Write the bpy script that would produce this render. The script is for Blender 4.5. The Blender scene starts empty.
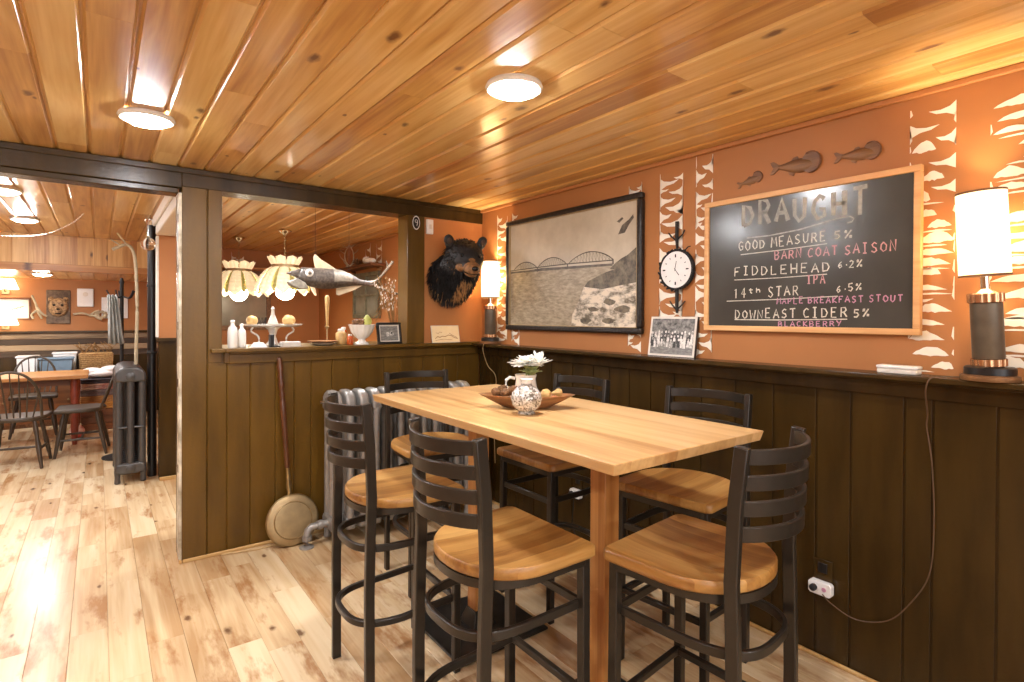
import bpy, bmesh, math, random
from mathutils import Vector, Matrix, Quaternion
random.seed(7)
R = math.radians
PI = math.pi
sc = bpy.context.scene
col = sc.collection

# ------------------------------------------------------------------ camera, world, exposure
F_PX, YAW, PITCH, ROLL, CY = 549.2, .6445, .0071, .0049, 320.93
CAM_H = 1.38
cam_d = bpy.data.cameras.new('camera')
cam = bpy.data.objects.new('camera', cam_d)
col.objects.link(cam)
cam_d.sensor_fit = 'HORIZONTAL'
cam_d.sensor_width = 36.0
cam_d.lens = F_PX * 36.0 / 1024.0
cam_d.shift_y = -(341 - CY) / 1024.0
cam_d.clip_start = .02
_r = Vector((math.cos(YAW), -math.sin(YAW), 0))
_f = Vector((math.sin(YAW), math.cos(YAW), 0))
_u = Vector((0, 0, 1))
_f2 = _f * math.cos(PITCH) - _u * math.sin(PITCH)
_u2 = _u * math.cos(PITCH) + _f * math.sin(PITCH)
_r3 = _r * math.cos(ROLL) + _u2 * math.sin(ROLL)
_u3 = _u2 * math.cos(ROLL) - _r * math.sin(ROLL)
m = Matrix((_r3, _u3, -_f2)).transposed().to_4x4()
m.translation = (0, 0, CAM_H)
cam.matrix_world = m
sc.camera = cam

world = bpy.data.worlds.new('world')
sc.world = world
world.use_nodes = True
world.node_tree.nodes['Background'].inputs[0].default_value = (.9, .8, .7, 1)
world.node_tree.nodes['Background'].inputs[1].default_value = .05

sc.view_settings.view_transform = 'Standard'
sc.view_settings.look = 'None'
sc.view_settings.exposure = 1.5
sc.view_settings.gamma = 1.0
sc.view_settings.use_curve_mapping = False

CEIL_LIGHT = 122.0      # emission of the flush ceiling lights
WINDOW_DAY = 14.0     # watts of daylight through each front window
SHADE_LAMP = 7.0       # watts of the bulbs in the table lamps

# ------------------------------------------------------------------ helpers: materials
def lin(c):
    def g(v):
        v /= 255.0
        return v / 12.92 if v <= .04045 else ((v + .055) / 1.055) ** 2.4
    return (g(c[0]), g(c[1]), g(c[2]), 1)

def newmat(name):
    mt = bpy.data.materials.new(name)
    mt.use_nodes = True
    nt = mt.node_tree
    return mt, nt, nt.nodes['Principled BSDF']

def nd(nt, kind, **kw):
    n = nt.nodes.new(kind)
    for k, v in kw.items():
        if k in n.inputs:
            n.inputs[k].default_value = v
        else:
            setattr(n, k, v)
    return n

def lk(nt, a, b):
    nt.links.new(a, b)

def math_n(nt, op, a, b=None):
    n = nt.nodes.new('ShaderNodeMath'); n.operation = op
    for i, v in enumerate((a, b)):
        if v is None: continue
        if isinstance(v, (int, float)): n.inputs[i].default_value = v
        else: lk(nt, v, n.inputs[i])
    return n.outputs[0]

def mixc(nt, fac, a, b, mode='MIX'):
    n = nt.nodes.new('ShaderNodeMix'); n.data_type = 'RGBA'; n.blend_type = mode
    for i, v in ((0, fac), (6, a), (7, b)):
        if isinstance(v, (int, float)): n.inputs[i].default_value = v
        elif isinstance(v, tuple): n.inputs[i].default_value = v
        else: lk(nt, v, n.inputs[i])
    return n.outputs[2]

def ramp(nt, fac, stops):
    n = nt.nodes.new('ShaderNodeValToRGB')
    e = n.color_ramp.elements
    while len(e) < len(stops): e.new(.5)
    for i, (p, c) in enumerate(stops):
        e[i].position = p; e[i].color = c
    lk(nt, fac, n.inputs[0])
    return n.outputs[0]

def bumpto(nt, bs, h, strength, dist=.01):
    b = nt.nodes.new('ShaderNodeBump')
    b.inputs['Strength'].default_value = strength
    b.inputs['Distance'].default_value = dist
    lk(nt, h, b.inputs['Height']); lk(nt, b.outputs[0], bs.inputs['Normal'])

def plain(name, c, rough=.5, metal=0, var=.08, vscale=20, bump=0, coat=0, trans=0, spec=None, c2=None):
    mt, nt, bs = newmat(name)
    tc = nd(nt, 'ShaderNodeTexCoord')
    no = nd(nt, 'ShaderNodeTexNoise', Scale=vscale, Detail=4.0)
    lk(nt, tc.outputs['Object'], no.inputs['Vector'])
    a = lin(c)
    if c2: b = lin(c2)
    else: b = tuple(min(1, v * (1 - var * 2)) for v in a[:3]) + (1,)
    lk(nt, ramp(nt, no.outputs['Fac'], [(.35, b), (.65, a)]), bs.inputs['Base Color'])
    bs.inputs['Roughness'].default_value = rough
    bs.inputs['Metallic'].default_value = metal
    if coat: bs.inputs['Coat Weight'].default_value = coat; bs.inputs['Coat Roughness'].default_value = .08
    if trans: bs.inputs['Transmission Weight'].default_value = trans
    if spec is not None: bs.inputs['Specular IOR Level'].default_value = spec
    if bump: bumpto(nt, bs, no.outputs['Fac'], bump)
    return mt

def wood(name, dark, mid, light, along='Y', rough=.4, coat=0., knots=0., strip=0., bump=.06, stretch=14., scale=1., tone=.35, knotcol=(70, 35, 12), patch=None, spec=.5):
    """grain runs along one axis; the face attribute rnd gives every board its own shade and figure"""
    mt, nt, bs = newmat(name)
    tc = nd(nt, 'ShaderNodeTexCoord')
    at = nd(nt, 'ShaderNodeAttribute', attribute_name='rnd')
    rnd = at.outputs['Fac']
    sep = nd(nt, 'ShaderNodeSeparateXYZ'); lk(nt, tc.outputs['Object'], sep.inputs[0])
    ax = 'XYZ'.index(along)
    if strip:
        sx = sep.outputs[1 if ax != 1 else 0]
        fl = math_n(nt, 'FLOOR', math_n(nt, 'DIVIDE', sx, strip))
        wn = nd(nt, 'ShaderNodeTexWhiteNoise', noise_dimensions='1D')
        lk(nt, fl, wn.inputs['W'])
        rnd = wn.outputs['Value']
    off = nd(nt, 'ShaderNodeVectorMath', operation='SCALE'); off.inputs[0].default_value = (7.3, 13.1, 5.7)
    lk(nt, math_n(nt, 'MULTIPLY', rnd, 9.0), off.inputs['Scale'])
    add = nd(nt, 'ShaderNodeVectorMath', operation='ADD')
    lk(nt, tc.outputs['Object'], add.inputs[0]); lk(nt, off.outputs[0], add.inputs[1])
    s = [stretch * scale] * 3; s[ax] = 1.1 * scale
    mp = nd(nt, 'ShaderNodeMapping'); mp.inputs['Scale'].default_value = s
    lk(nt, add.outputs[0], mp.inputs['Vector'])
    n1 = nd(nt, 'ShaderNodeTexNoise', Scale=1.0, Detail=3.0, Distortion=.9)
    lk(nt, mp.outputs[0], n1.inputs['Vector'])
    s2 = [90. * scale] * 3; s2[ax] = 3. * scale
    mp2 = nd(nt, 'ShaderNodeMapping'); mp2.inputs['Scale'].default_value = s2
    lk(nt, add.outputs[0], mp2.inputs['Vector'])
    n2 = nd(nt, 'ShaderNodeTexNoise', Scale=1.0, Detail=2.0)
    lk(nt, mp2.outputs[0], n2.inputs['Vector'])
    f = math_n(nt, 'ADD', math_n(nt, 'MULTIPLY', n1.outputs['Fac'], .75), math_n(nt, 'MULTIPLY', n2.outputs['Fac'], .25))
    f = math_n(nt, 'ADD', f, math_n(nt, 'MULTIPLY', math_n(nt, 'SUBTRACT', rnd, .5), tone))
    c = ramp(nt, f, [(.28, lin(dark)), (.5, lin(mid)), (.72, lin(light))])
    if patch:
        s4 = [9.] * 3; s4[ax] = 2.2
        mp4 = nd(nt, 'ShaderNodeMapping'); mp4.inputs['Scale'].default_value = s4
        lk(nt, add.outputs[0], mp4.inputs['Vector'])
        n4 = nd(nt, 'ShaderNodeTexNoise', Scale=1.0, Detail=5.0, Roughness=.65)
        lk(nt, mp4.outputs[0], n4.inputs['Vector'])
        c = mixc(nt, ramp(nt, n4.outputs['Fac'], [(.54, (0, 0, 0, 1)), (.67, (.85, .85, .85, 1))]), c, lin(patch))
    if knots:
        s3 = [6.5] * 3; s3[ax] = 3.2
        mp3 = nd(nt, 'ShaderNodeMapping'); mp3.inputs['Scale'].default_value = s3
        lk(nt, add.outputs[0], mp3.inputs['Vector'])
        wob = nd(nt, 'ShaderNodeTexNoise', Scale=9.0, Detail=2.0); lk(nt, mp3.outputs[0], wob.inputs['Vector'])
        vo = nd(nt, 'ShaderNodeTexVoronoi', voronoi_dimensions='2D', Scale=1.0)
        if ax == 2:
            sw = nd(nt, 'ShaderNodeSeparateXYZ'); lk(nt, mp3.outputs[0], sw.inputs[0])
            cb = nd(nt, 'ShaderNodeCombineXYZ'); lk(nt, math_n(nt, 'ADD', sw.outputs[0], sw.outputs[1]), cb.inputs[0]); lk(nt, sw.outputs[2], cb.inputs[1])
            lk(nt, cb.outputs[0], vo.inputs['Vector'])
        else:
            lk(nt, mp3.outputs[0], vo.inputs['Vector'])
        cs = nd(nt, 'ShaderNodeSeparateColor'); lk(nt, vo.outputs['Color'], cs.inputs[0])
        pres = math_n(nt, 'LESS_THAN', cs.outputs[0], knots)
        size = math_n(nt, 'ADD', .05, math_n(nt, 'MULTIPLY', cs.outputs[1], .10))
        d = math_n(nt, 'ADD', vo.outputs['Distance'], math_n(nt, 'MULTIPLY', math_n(nt, 'SUBTRACT', wob.outputs['Fac'], .5), .12))
        k = math_n(nt, 'MULTIPLY', pres, ramp(nt, math_n(nt, 'DIVIDE', d, size), [(.35, (1, 1, 1, 1)), (1., (0, 0, 0, 1))]))
        c = mixc(nt, math_n(nt, 'MULTIPLY', k, .85), c, lin(knotcol))
    lk(nt, c, bs.inputs['Base Color'])
    bs.inputs['Roughness'].default_value = rough
    bs.inputs['Specular IOR Level'].default_value = spec
    if coat: bs.inputs['Coat Weight'].default_value = coat; bs.inputs['Coat Roughness'].default_value = .12
    if bump: bumpto(nt, bs, n2.outputs['Fac'], bump, .004)
    return mt

def emit(name, c, strength, base=(255, 250, 240)):
    mt, nt, bs = newmat(name)
    bs.inputs['Base Color'].default_value = lin(base)
    bs.inputs['Roughness'].default_value = .4
    bs.inputs['Emission Color'].default_value = lin(c)
    bs.inputs['Emission Strength'].default_value = strength
    return mt

def glass(name, c=(255, 255, 255), rough=.0):
    mt, nt, bs = newmat(name)
    bs.inputs['Base Color'].default_value = lin(c)
    bs.inputs['Roughness'].default_value = rough
    bs.inputs['Transmission Weight'].default_value = 1.0
    return mt

def shade_mat(name, c, glow):
    """cloth lamp shade: lets the bulb's light through and glows a little"""
    mt, nt, bs = newmat(name)
    tr = nd(nt, 'ShaderNodeBsdfTranslucent', Color=lin(c))
    bs.inputs['Base Color'].default_value = lin(c)
    bs.inputs['Roughness'].default_value = .8
    bs.inputs['Emission Color'].default_value = lin((255, 232, 190))
    bs.inputs['Emission Strength'].default_value = glow
    mx = nd(nt, 'ShaderNodeMixShader'); mx.inputs[0].default_value = .5
    lk(nt, bs.outputs[0], mx.inputs[1]); lk(nt, tr.outputs[0], mx.inputs[2])
    lk(nt, mx.outputs[0], nt.nodes['Material Output'].inputs[0])
    return mt

M = {}
M['ceil'] = wood('pine_ceiling', (174, 120, 58), (212, 166, 96), (232, 198, 134), 'Y', rough=.30, coat=.4, knots=.2, tone=.30, knotcol=(90, 40, 14), scale=.9)
M['floor'] = wood('maple_floor', (182, 146, 102), (208, 181, 140), (222, 201, 164), 'Y', rough=.27, coat=.1, knots=.15, tone=.34, knotcol=(92, 56, 30), patch=(160, 112, 66), scale=.8)
M['pinewall'] = wood('pine_wall_boards', (172, 118, 60), (210, 162, 96), (230, 190, 126), 'Z', rough=.4, knots=.2, tone=.3)
M['pinebeam'] = wood('pine_trim_board', (168, 112, 56), (200, 148, 82), (218, 172, 106), 'X', rough=.4, knots=.15)
M['table'] = wood('table_wood', (176, 130, 78), (208, 168, 112), (222, 188, 138), 'Y', rough=.33, coat=.15, strip=.095, tone=.18, scale=.8)
M['tableleg'] = wood('table_post_wood', (160, 100, 46), (192, 134, 72), (208, 154, 92), 'Z', rough=.4, strip=.035, tone=.2)
M['seat'] = wood('seat_wood', (134, 88, 38), (172, 124, 62), (194, 150, 86), 'X', rough=.38, coat=.15, strip=.048, tone=.28)
M['rustic'] = wood('barn_boards', (70, 55, 42), (120, 98, 74), (165, 140, 108), 'X', rough=.8, tone=.6, bump=.3)
M['lightpine'] = wood('light_pine_frame', (206, 150, 92), (226, 176, 118), (238, 196, 140), 'Y', rough=.5, tone=.1)
M['quarter'] = wood('light_floor_trim', (190, 150, 90), (212, 176, 116), (226, 196, 140), 'X', rough=.5)
M['walnut'] = wood('carved_wood', (110, 74, 42), (150, 108, 66), (186, 142, 94), 'Y', rough=.5, scale=3)
M['turned'] = wood('turned_handle_wood', (76, 40, 18), (112, 66, 34), (140, 88, 50), 'Z', rough=.35, coat=.2, scale=2)
M['bowl'] = wood('bowl_wood', (122, 82, 50), (164, 116, 74), (192, 146, 100), 'X', rough=.4, scale=2)
M['crate'] = wood('crate_wood', (96, 56, 24), (132, 80, 38), (160, 104, 54), 'X', rough=.5)

def painted(name, c, c2, rough, coat=.0, vs=3.):
    mt, nt, bs = newmat(name)
    tc = nd(nt, 'ShaderNodeTexCoord')
    mp = nd(nt, 'ShaderNodeMapping'); mp.inputs['Scale'].default_value = (4, 4, .7)
    lk(nt, tc.outputs['Object'], mp.inputs['Vector'])
    n1 = nd(nt, 'ShaderNodeTexNoise', Scale=vs, Detail=5.0); lk(nt, mp.outputs[0], n1.inputs['Vector'])
    n2 = nd(nt, 'ShaderNodeTexNoise', Scale=55.0, Detail=3.0); lk(nt, tc.outputs['Object'], n2.inputs['Vector'])
    lk(nt, ramp(nt, n1.outputs['Fac'], [(.3, lin(c2)), (.7, lin(c))]), bs.inputs['Base Color'])
    bs.inputs['Roughness'].default_value = rough
    bs.inputs['Specular IOR Level'].default_value = .32
    if coat: bs.inputs['Coat Weight'].default_value = coat; bs.inputs['Coat Roughness'].default_value = .15
    bumpto(nt, bs, n2.outputs['Fac'], .22, .004)
    return mt
M['olive'] = painted('olive_brown_gloss_paint', (104, 74, 22), (82, 57, 14), .33, .03)
M['olivedark'] = painted('dark_brown_gloss_paint', (64, 45, 15), (48, 33, 9), .27, .06)
M['orange'] = plain('orange_plaster', (176, 115, 62), .6, var=.03, vscale=4)
M['whitepaint'] = plain('white_paint', (232, 226, 214), .5, var=.04)
M['stencil'] = plain('cream_stencil_paint', (246, 238, 220), .6, var=.03)
M['worn'] = plain('worn_cream_paint', (226, 214, 190), .5, c2=(150, 135, 110), vscale=9)
M['iron'] = plain('charcoal_powder_coat', (52, 46, 39), .31, metal=.35, var=.05, vscale=40)
M['steel'] = plain('dark_steel_plate', (70, 68, 64), .3, metal=.8, var=.1)
M['radiator'] = plain('silver_radiator_paint', (158, 154, 148), .34, metal=.4, var=.08)
M['radiator2'] = plain('grey_radiator_paint', (84, 82, 80), .35, metal=.5, var=.08)
M['brass'] = plain('old_brass', (190, 166, 120), .34, metal=.9, var=.2, vscale=14)
M['brassdark'] = plain('tarnished_brass', (182, 158, 116), .42, metal=.6, var=.1, vscale=18)
M['black'] = plain('black_paint', (22, 20, 19), .35, var=.05)
M['blackmatte'] = plain('black_matte', (26, 24, 22), .7, var=.05)
M['chrome'] = plain('chrome', (220, 218, 212), .15, metal=1.0, var=.03)
M['white'] = plain('white_plastic', (238, 236, 232), .35, var=.02)
M['ceramic'] = plain('white_ceramic', (240, 236, 226), .18, var=.02, coat=.3)
M['paper'] = plain('off_white_paper', (226, 218, 204), .7, var=.05)
M['pewter'] = plain('pewter_cylinder', (112, 100, 84), .45, metal=.5, var=.1)
M['copper'] = plain('fluted_copper', (205, 160, 120), .25, metal=.9, var=.08)
M['windsor'] = plain('dark_green_brown_paint', (66, 54, 40), .4, var=.08)
M['cord'] = plain('brown_cord', (96, 70, 46), .5)
M['cordlight'] = plain('tan_cord', (200, 168, 116), .5)
M['frameblack'] = plain('black_carved_frame', (38, 31, 26), .35, var=.3, vscale=60, bump=.4)
M['slate'] = plain('chalkboard_slate', (72, 72, 67), .2, var=.12, vscale=5)
M['chalk'] = plain('white_chalk', (226, 222, 206), .9, var=.15, vscale=120)
M['chalkgrey'] = plain('grey_chalk', (186, 186, 176), .9, var=.2, vscale=90)
M['chalkpink'] = plain('pink_chalk', (214, 160, 160), .9, var=.12, vscale=120)
M['chalklilac'] = plain('lilac_chalk', (206, 150, 176), .9, var=.12, vscale=120)
M['shade'] = shade_mat('cream_lamp_shade', (250, 240, 220), 1.1)
M['shadeband'] = plain('brown_shade_trim', (120, 80, 48), .7)
M['lightglow'] = emit('ceiling_light_diffuser', (247, 247, 250), CEIL_LIGHT)
M['bulbglow'] = emit('warm_bulb', (255, 225, 170), 14)
M['furblack'] = plain('black_bear_fur', (30, 24, 20), .6, var=.25, vscale=50, bump=.6)
M['furtan'] = plain('tan_muzzle_fur', (150, 104, 58), .7, var=.25, vscale=50, bump=.4)
M['furbrown'] = plain('brown_ear_fur', (74, 52, 36), .7, var=.2)
M['nose'] = plain('wet_black_nose', (16, 14, 14), .2)
M['petal'] = plain('white_petal', (246, 244, 232), .55, var=.04)
M['leaf'] = plain('pale_green_leaf', (150, 160, 96), .55, var=.15)
M['cone'] = plain('pine_cone_brown', (140, 98, 58), .7, var=.3, vscale=60)
M['gourd'] = plain('tan_gourd', (206, 168, 104), .5, var=.15)
M['mirror'] = plain('old_mirror_glass', (160, 152, 134), .2, metal=.1, var=.15, vscale=4)

def mosaic():
    mt, nt, bs = newmat('silver_mosaic_glass')
    tc = nd(nt, 'ShaderNodeTexCoord')
    vo = nd(nt, 'ShaderNodeTexVoronoi', Scale=170.0); lk(nt, tc.outputs['Object'], vo.inputs['Vector'])
    cs = nd(nt, 'ShaderNodeSeparateColor'); lk(nt, vo.outputs['Color'], cs.inputs[0])
    lk(nt, ramp(nt, cs.outputs[0], [(.1, lin((112, 104, 92))), (.45, lin((182, 176, 166))), (.85, lin((226, 222, 214)))]), bs.inputs['Base Color'])
    bs.inputs['Metallic'].default_value = .25
    bs.inputs['Roughness'].default_value = .25
    bumpto(nt, bs, cs.outputs[1], .5, .004)
    return mt
M['mosaic'] = mosaic()

# ------------------------------------------------------------------ helpers: meshes
class MB:
    def __init__(s):
        s.bm = bmesh.new(); s.mi = 0; s.rn = s.bm.faces.layers.float.new('rnd'); s.rnd = 0.0
    def _tag(s, fs):
        for f in fs:
            f.material_index = s.mi; f[s.rn] = s.rnd
        return fs
    def face(s, pts):
        vs = [s.bm.verts.new(p) for p in pts]
        return s._tag([s.bm.faces.new(vs)])
    def box(s, x0, x1, y0, y1, z0, z1, T=None):
        P = [Vector((x, y, z)) for z in (z0, z1) for y in (y0, y1) for x in (x0, x1)]
        if T is not None: P = [T @ p for p in P]
        v = [s.bm.verts.new(p) for p in P]
        q = [(0, 2, 3, 1), (4, 5, 7, 6), (0, 1, 5, 4), (2, 6, 7, 3), (0, 4, 6, 2), (1, 3, 7, 5)]
        return s._tag([s.bm.faces.new([v[i] for i in a]) for a in q])
    def prism(s, poly, z0, z1, T=None, top=1.0):
        n = len(poly)
        cx = sum(p[0] for p in poly) / n; cy = sum(p[1] for p in poly) / n
        a = [Vector((x, y, z0)) for x, y in poly]
        b = [Vector((cx + (x - cx) * top, cy + (y - cy) * top, z1)) for x, y in poly]
        if T is not None: a = [T @ p for p in a]; b = [T @ p for p in b]
        a = [s.bm.verts.new(p) for p in a]; b = [s.bm.verts.new(p) for p in b]
        fs = [s.bm.faces.new(a[::-1]), s.bm.faces.new(b)]
        for i in range(n):
            j = (i + 1) % n
            fs.append(s.bm.faces.new((a[i], a[j], b[j], b[i])))
        return s._tag(fs)
    def lathe(s, prof, n=24, T=None, cap=True, flute=0, fl_d=0):
        rings = []
        for r, z in prof:
            ring = []
            for i in range(n):
                t = 2 * PI * i / n
                rr = r * (1 + (fl_d * math.cos(flute * t) if flute else 0))
                p = Vector((rr * math.cos(t), rr * math.sin(t), z))
                ring.append(s.bm.verts.new(T @ p if T is not None else p))
            rings.append(ring)
        fs = []
        for a, b in zip(rings, rings[1:]):
            for i in range(n):
                j = (i + 1) % n
                fs.append(s.bm.faces.new((a[i], a[j], b[j], b[i])))
        if cap:
            fs.append(s.bm.faces.new(rings[0][::-1])); fs.append(s.bm.faces.new(rings[-1]))
        return s._tag(fs)
    def sweep(s, path, prof, up=(0, 0, 1), closed=False, scales=None, cap=True):
        """sweep a 2-D profile (side, up) along a path; up keeps the profile level"""
        path = [Vector(p) for p in path]; n = len(path); rings = []
        up = Vector(up)
        for i, p in enumerate(path):
            if closed: t = path[(i + 1) % n] - path[i - 1]
            else: t = path[min(i + 1, n - 1)] - path[max(i - 1, 0)]
            t.normalize()
            side = t.cross(up)
            if side.length < 1e-4: side = t.cross(Vector((1, 0, 0)))
            side.normalize(); w = side.cross(t).normalized()
            k = scales[i] if scales else 1.0
            rings.append([s.bm.verts.new(p + side * a * k + w * b * k) for a, b in prof])
        fs = []; mcount = len(prof)
        pairs = list(zip(rings, rings[1:])) + ([(rings[-1], rings[0])] if closed else [])
        for a, b in pairs:
            for i in range(mcount):
                j = (i + 1) % mcount
                fs.append(s.bm.faces.new((a[i], a[j], b[j], b[i])))
        if not closed and cap:
            fs.append(s.bm.faces.new(rings[0][::-1])); fs.append(s.bm.faces.new(rings[-1]))
        return s._tag(fs)
    def tube(s, path, r, n=8, closed=False, scales=None, up=(0, 0, 1)):
        return s.sweep(path, [(r * math.cos(2 * PI * i / n), r * math.sin(2 * PI * i / n)) for i in range(n)], up, closed, scales)
    def bar(s, path, w, h, up=(0, 0, 1), closed=False, scales=None):
        return s.sweep(path, [(-w / 2, -h / 2), (w / 2, -h / 2), (w / 2, h / 2), (-w / 2, h / 2)], up, closed, scales)
    def ell(s, c, r, T=None, n=16, mrows=10):
        ret = bmesh.ops.create_uvsphere(s.bm, u_segments=n, v_segments=mrows, radius=1.0)
        mt = Matrix.Translation(c) @ (T.to_4x4() if T is not None else Matrix.Identity(4)) @ Matrix.Diagonal((r[0], r[1], r[2], 1))
        bmesh.ops.transform(s.bm, matrix=mt, verts=ret['verts'])
        fs = list({f for v in ret['verts'] for f in v.link_faces})
        return s._tag(fs)
    def plank(s, u0, u1, v0, v1, thick, fn, ch=.005, gap=.001):
        """board: across u, along v, its face at w=0 towards +w, chamfered long edges"""
        s.rnd = random.random()
        u0 += gap; u1 -= gap
        sec = [(u0, -thick), (u1, -thick), (u1, -ch), (u1 - ch, 0), (u0 + ch, 0), (u0, -ch)]
        a = [s.bm.verts.new(fn(u, v0, w)) for u, w in sec]; b = [s.bm.verts.new(fn(u, v1, w)) for u, w in sec]
        fs = [s.bm.faces.new(a[::-1]), s.bm.faces.new(b)]
        for i in range(6):
            j = (i + 1) % 6
            fs.append(s.bm.faces.new((a[i], a[j], b[j], b[i])))
        return s._tag(fs)
    def build(s, name, mats, parent=None, origin=None, smooth=35, bevel=0, world=False, seg=2):
        if world and parent is not None: origin = parent.location
        if origin is not None:
            bmesh.ops.translate(s.bm, vec=-Vector(origin), verts=s.bm.verts)
        bmesh.ops.recalc_face_normals(s.bm, faces=s.bm.faces)
        me = bpy.data.meshes.new(name)
        s.bm.to_mesh(me); s.bm.free()
        for mt in (mats if isinstance(mats, (list, tuple)) else [mats]): me.materials.append(mt)
        if smooth:
            me.polygons.foreach_set('use_smooth', [True] * len(me.polygons))
            me.set_sharp_from_angle(angle=R(smooth))
        o = bpy.data.objects.new(name, me); col.objects.link(o)
        if parent is not None: o.parent = parent
        elif origin is not None: o.location = origin
        if bevel:
            b = o.modifiers.new('bevel', 'BEVEL'); b.width = bevel; b.segments = seg; b.limit_method = 'ANGLE'; b.angle_limit = R(40)
            b.harden_normals = False
        return o

def empty(name, loc, rz=0.):
    o = bpy.data.objects.new(name, None); col.objects.link(o)
    o.location = loc; o.rotation_euler = (0, 0, rz); o.empty_display_size = .1
    return o

def tag(o, label, cat, group=None, kind=None):
    if label: o['label'] = label
    if cat: o['category'] = cat
    if group: o['group'] = group
    if kind: o['kind'] = kind
    return o

def struct(o, label=None):
    o['kind'] = 'structure'
    return o

def copy_tree(o, parent=None):
    c = o.copy(); col.objects.link(c)
    if parent is not None: c.parent = parent
    for ch in list(o.children): copy_tree(ch, c)
    return c

def rotz(a): return Matrix.Rotation(a, 4, 'Z')
def TR(x, y, z): return Matrix.Translation((x, y, z))
def arc(cx, cy, r, a0, a1, n): return [(cx + r * math.cos(R(a0 + (a1 - a0) * i / n)), cy + r * math.sin(R(a0 + (a1 - a0) * i / n))) for i in range(n + 1)]

# ------------------------------------------------------------------ the room
XR, YP, H = 2.366, 3.54, 2.20          # right wall, partition face, ceiling
X0, Y0, YB, YF = -3.3, -3.0, 7.48, 9.5
PW = .15                                # partition thickness

# floor boards
b = MB()
pit = .132
k0 = int(math.floor((X0 - .03) / pit)) - 1
for k in range(k0, int((XR - .03) / pit) + 2):
    x = .03 + k * pit
    xa, xb = max(x, X0), min(x + pit, XR)
    if xb - xa < .01: continue
    y = Y0 - random.random() * .8
    while y < YF:
        L = random.choice((.35, .5, .7, .9, 1.2)) * random.uniform(.85, 1.15)
        ya, yb = max(y, Y0), min(y + L, YF)
        if yb > ya + .01: b.plank(xa, xb, ya + .0006, yb, .02, lambda u, v, w: Vector((u, v, w)), ch=.0015, gap=.0004)
        y += L
b.mi = 0; b.rnd = .4
b.box(X0, XR, Y0, YF, -.05, -.012)
struct(b.build('floor', M['floor'], smooth=0))

# ceiling boards, V-jointed, running the same way as the floor
b = MB()
pit = .129
k0 = int(math.floor((X0 + .04) / pit)) - 1
for k in range(k0, int((XR + .04) / pit) + 2):
    x = -.04 + k * pit
    xa, xb = max(x, X0), min(x + pit, XR)
    if xb - xa < .01: continue
    y = Y0 - random.random() * 2.2
    while y < 7.5:
        L = random.uniform(1.4, 3.2)
        ya, yb = max(y, Y0), min(y + L, 7.5)
        if yb > ya + .01: b.plank(xa, xb, ya + .001, yb, .02, lambda u, v, w: Vector((u, v, H - w)), ch=.008, gap=.0034)
        y += L
b.rnd = .4
b.box(X0, XR, Y0, 7.5, H + .012, H + .06)
struct(b.build('ceiling', M['ceil'], smooth=0))

# ---- stencilled birch bark on the orange walls: painted patches lying in the wall's own mesh
def birch(b, fn, u0, u1, z0, z1, seed, step=.075, kind=0):
    """bark marks of a birch trunk between u0 and u1; kind 0: claws from both edges, kind 1: domed patches"""
    rg = random.Random(seed)
    w = u1 - u0
    def mound(ua, ub, z, h):
        n = 10; top = []; bot = []
        sk = rg.uniform(.6, 1.5)
        for i in range(n + 1):
            t = i / n
            e = math.sin(PI * t ** sk) ** .8
            top.append((ua + (ub - ua) * t, z + h * e * (.8 + .2 * rg.random())))
            bot.append((ua + (ub - ua) * t, z - h * .18 * e * rg.random()))
        for i in range(n):
            b.face([fn(*p) for p in (bot[i], bot[i + 1], top[i + 1], top[i])])
    def claw(ue, d, z, h, L):
        pts = [(ue, z + h), (ue + d * L * .22, z + h * .45), (ue + d * L * .55, z + h * .2), (ue + d * L, z + h * .30), (ue + d * L * .72, z - h * .22), (ue + d * L * .35, z - h * .35), (ue, z - h * .9)]
        m_ = (ue + d * L * .3, z + h * .05)
        for i in range(len(pts)):
            b.face([fn(*pts[i]), fn(*pts[(i + 1) % len(pts)]), fn(*m_)])
    z = z0 + rg.random() * .03
    side = rg.random() < .5
    while z < z1 - .05:
        t = rg.random()
        if kind == 0:
            h = step * rg.uniform(.38, .62)
            L = w * rg.uniform(.5, .95)
            if side: claw(u0, 1, z, h, L)
            else: claw(u1, -1, z, h, L)
            if t < .35: claw(u1 if side else u0, -1 if side else 1, z + step * .25, h * .6, w * .4)
            adv = rg.uniform(.5, .8)
        else:
            h = step * rg.uniform(.35, .75)
            if t < .72:
                L = w * rg.uniform(.45, .9); a = u0 + (w - L) * rg.choice((0, .15, .5, .9, 1))
                mound(a, a + L, z, h)
                if rg.random() < .4: mound(u0 + w * rg.uniform(.0, .5), u0 + w * rg.uniform(.7, 1.), z - step * .3, step * .12)
            else:
                claw(u0 if side else u1, 1 if side else -1, z, h, w * rg.uniform(.4, .7))
            adv = rg.uniform(.6, 1.05)
        for ue, d in ((u0, 1), (u1, -1)):
            if rg.random() < .55:
                l = step * rg.uniform(.3, 1.0); ww = .004 + .005 * rg.random()
                b.face([fn(ue, z), fn(ue + d * ww, z + l * .3), fn(ue + d * ww * .4, z + l), fn(ue, z + l)])
        side = not side
        z += step * adv

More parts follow.
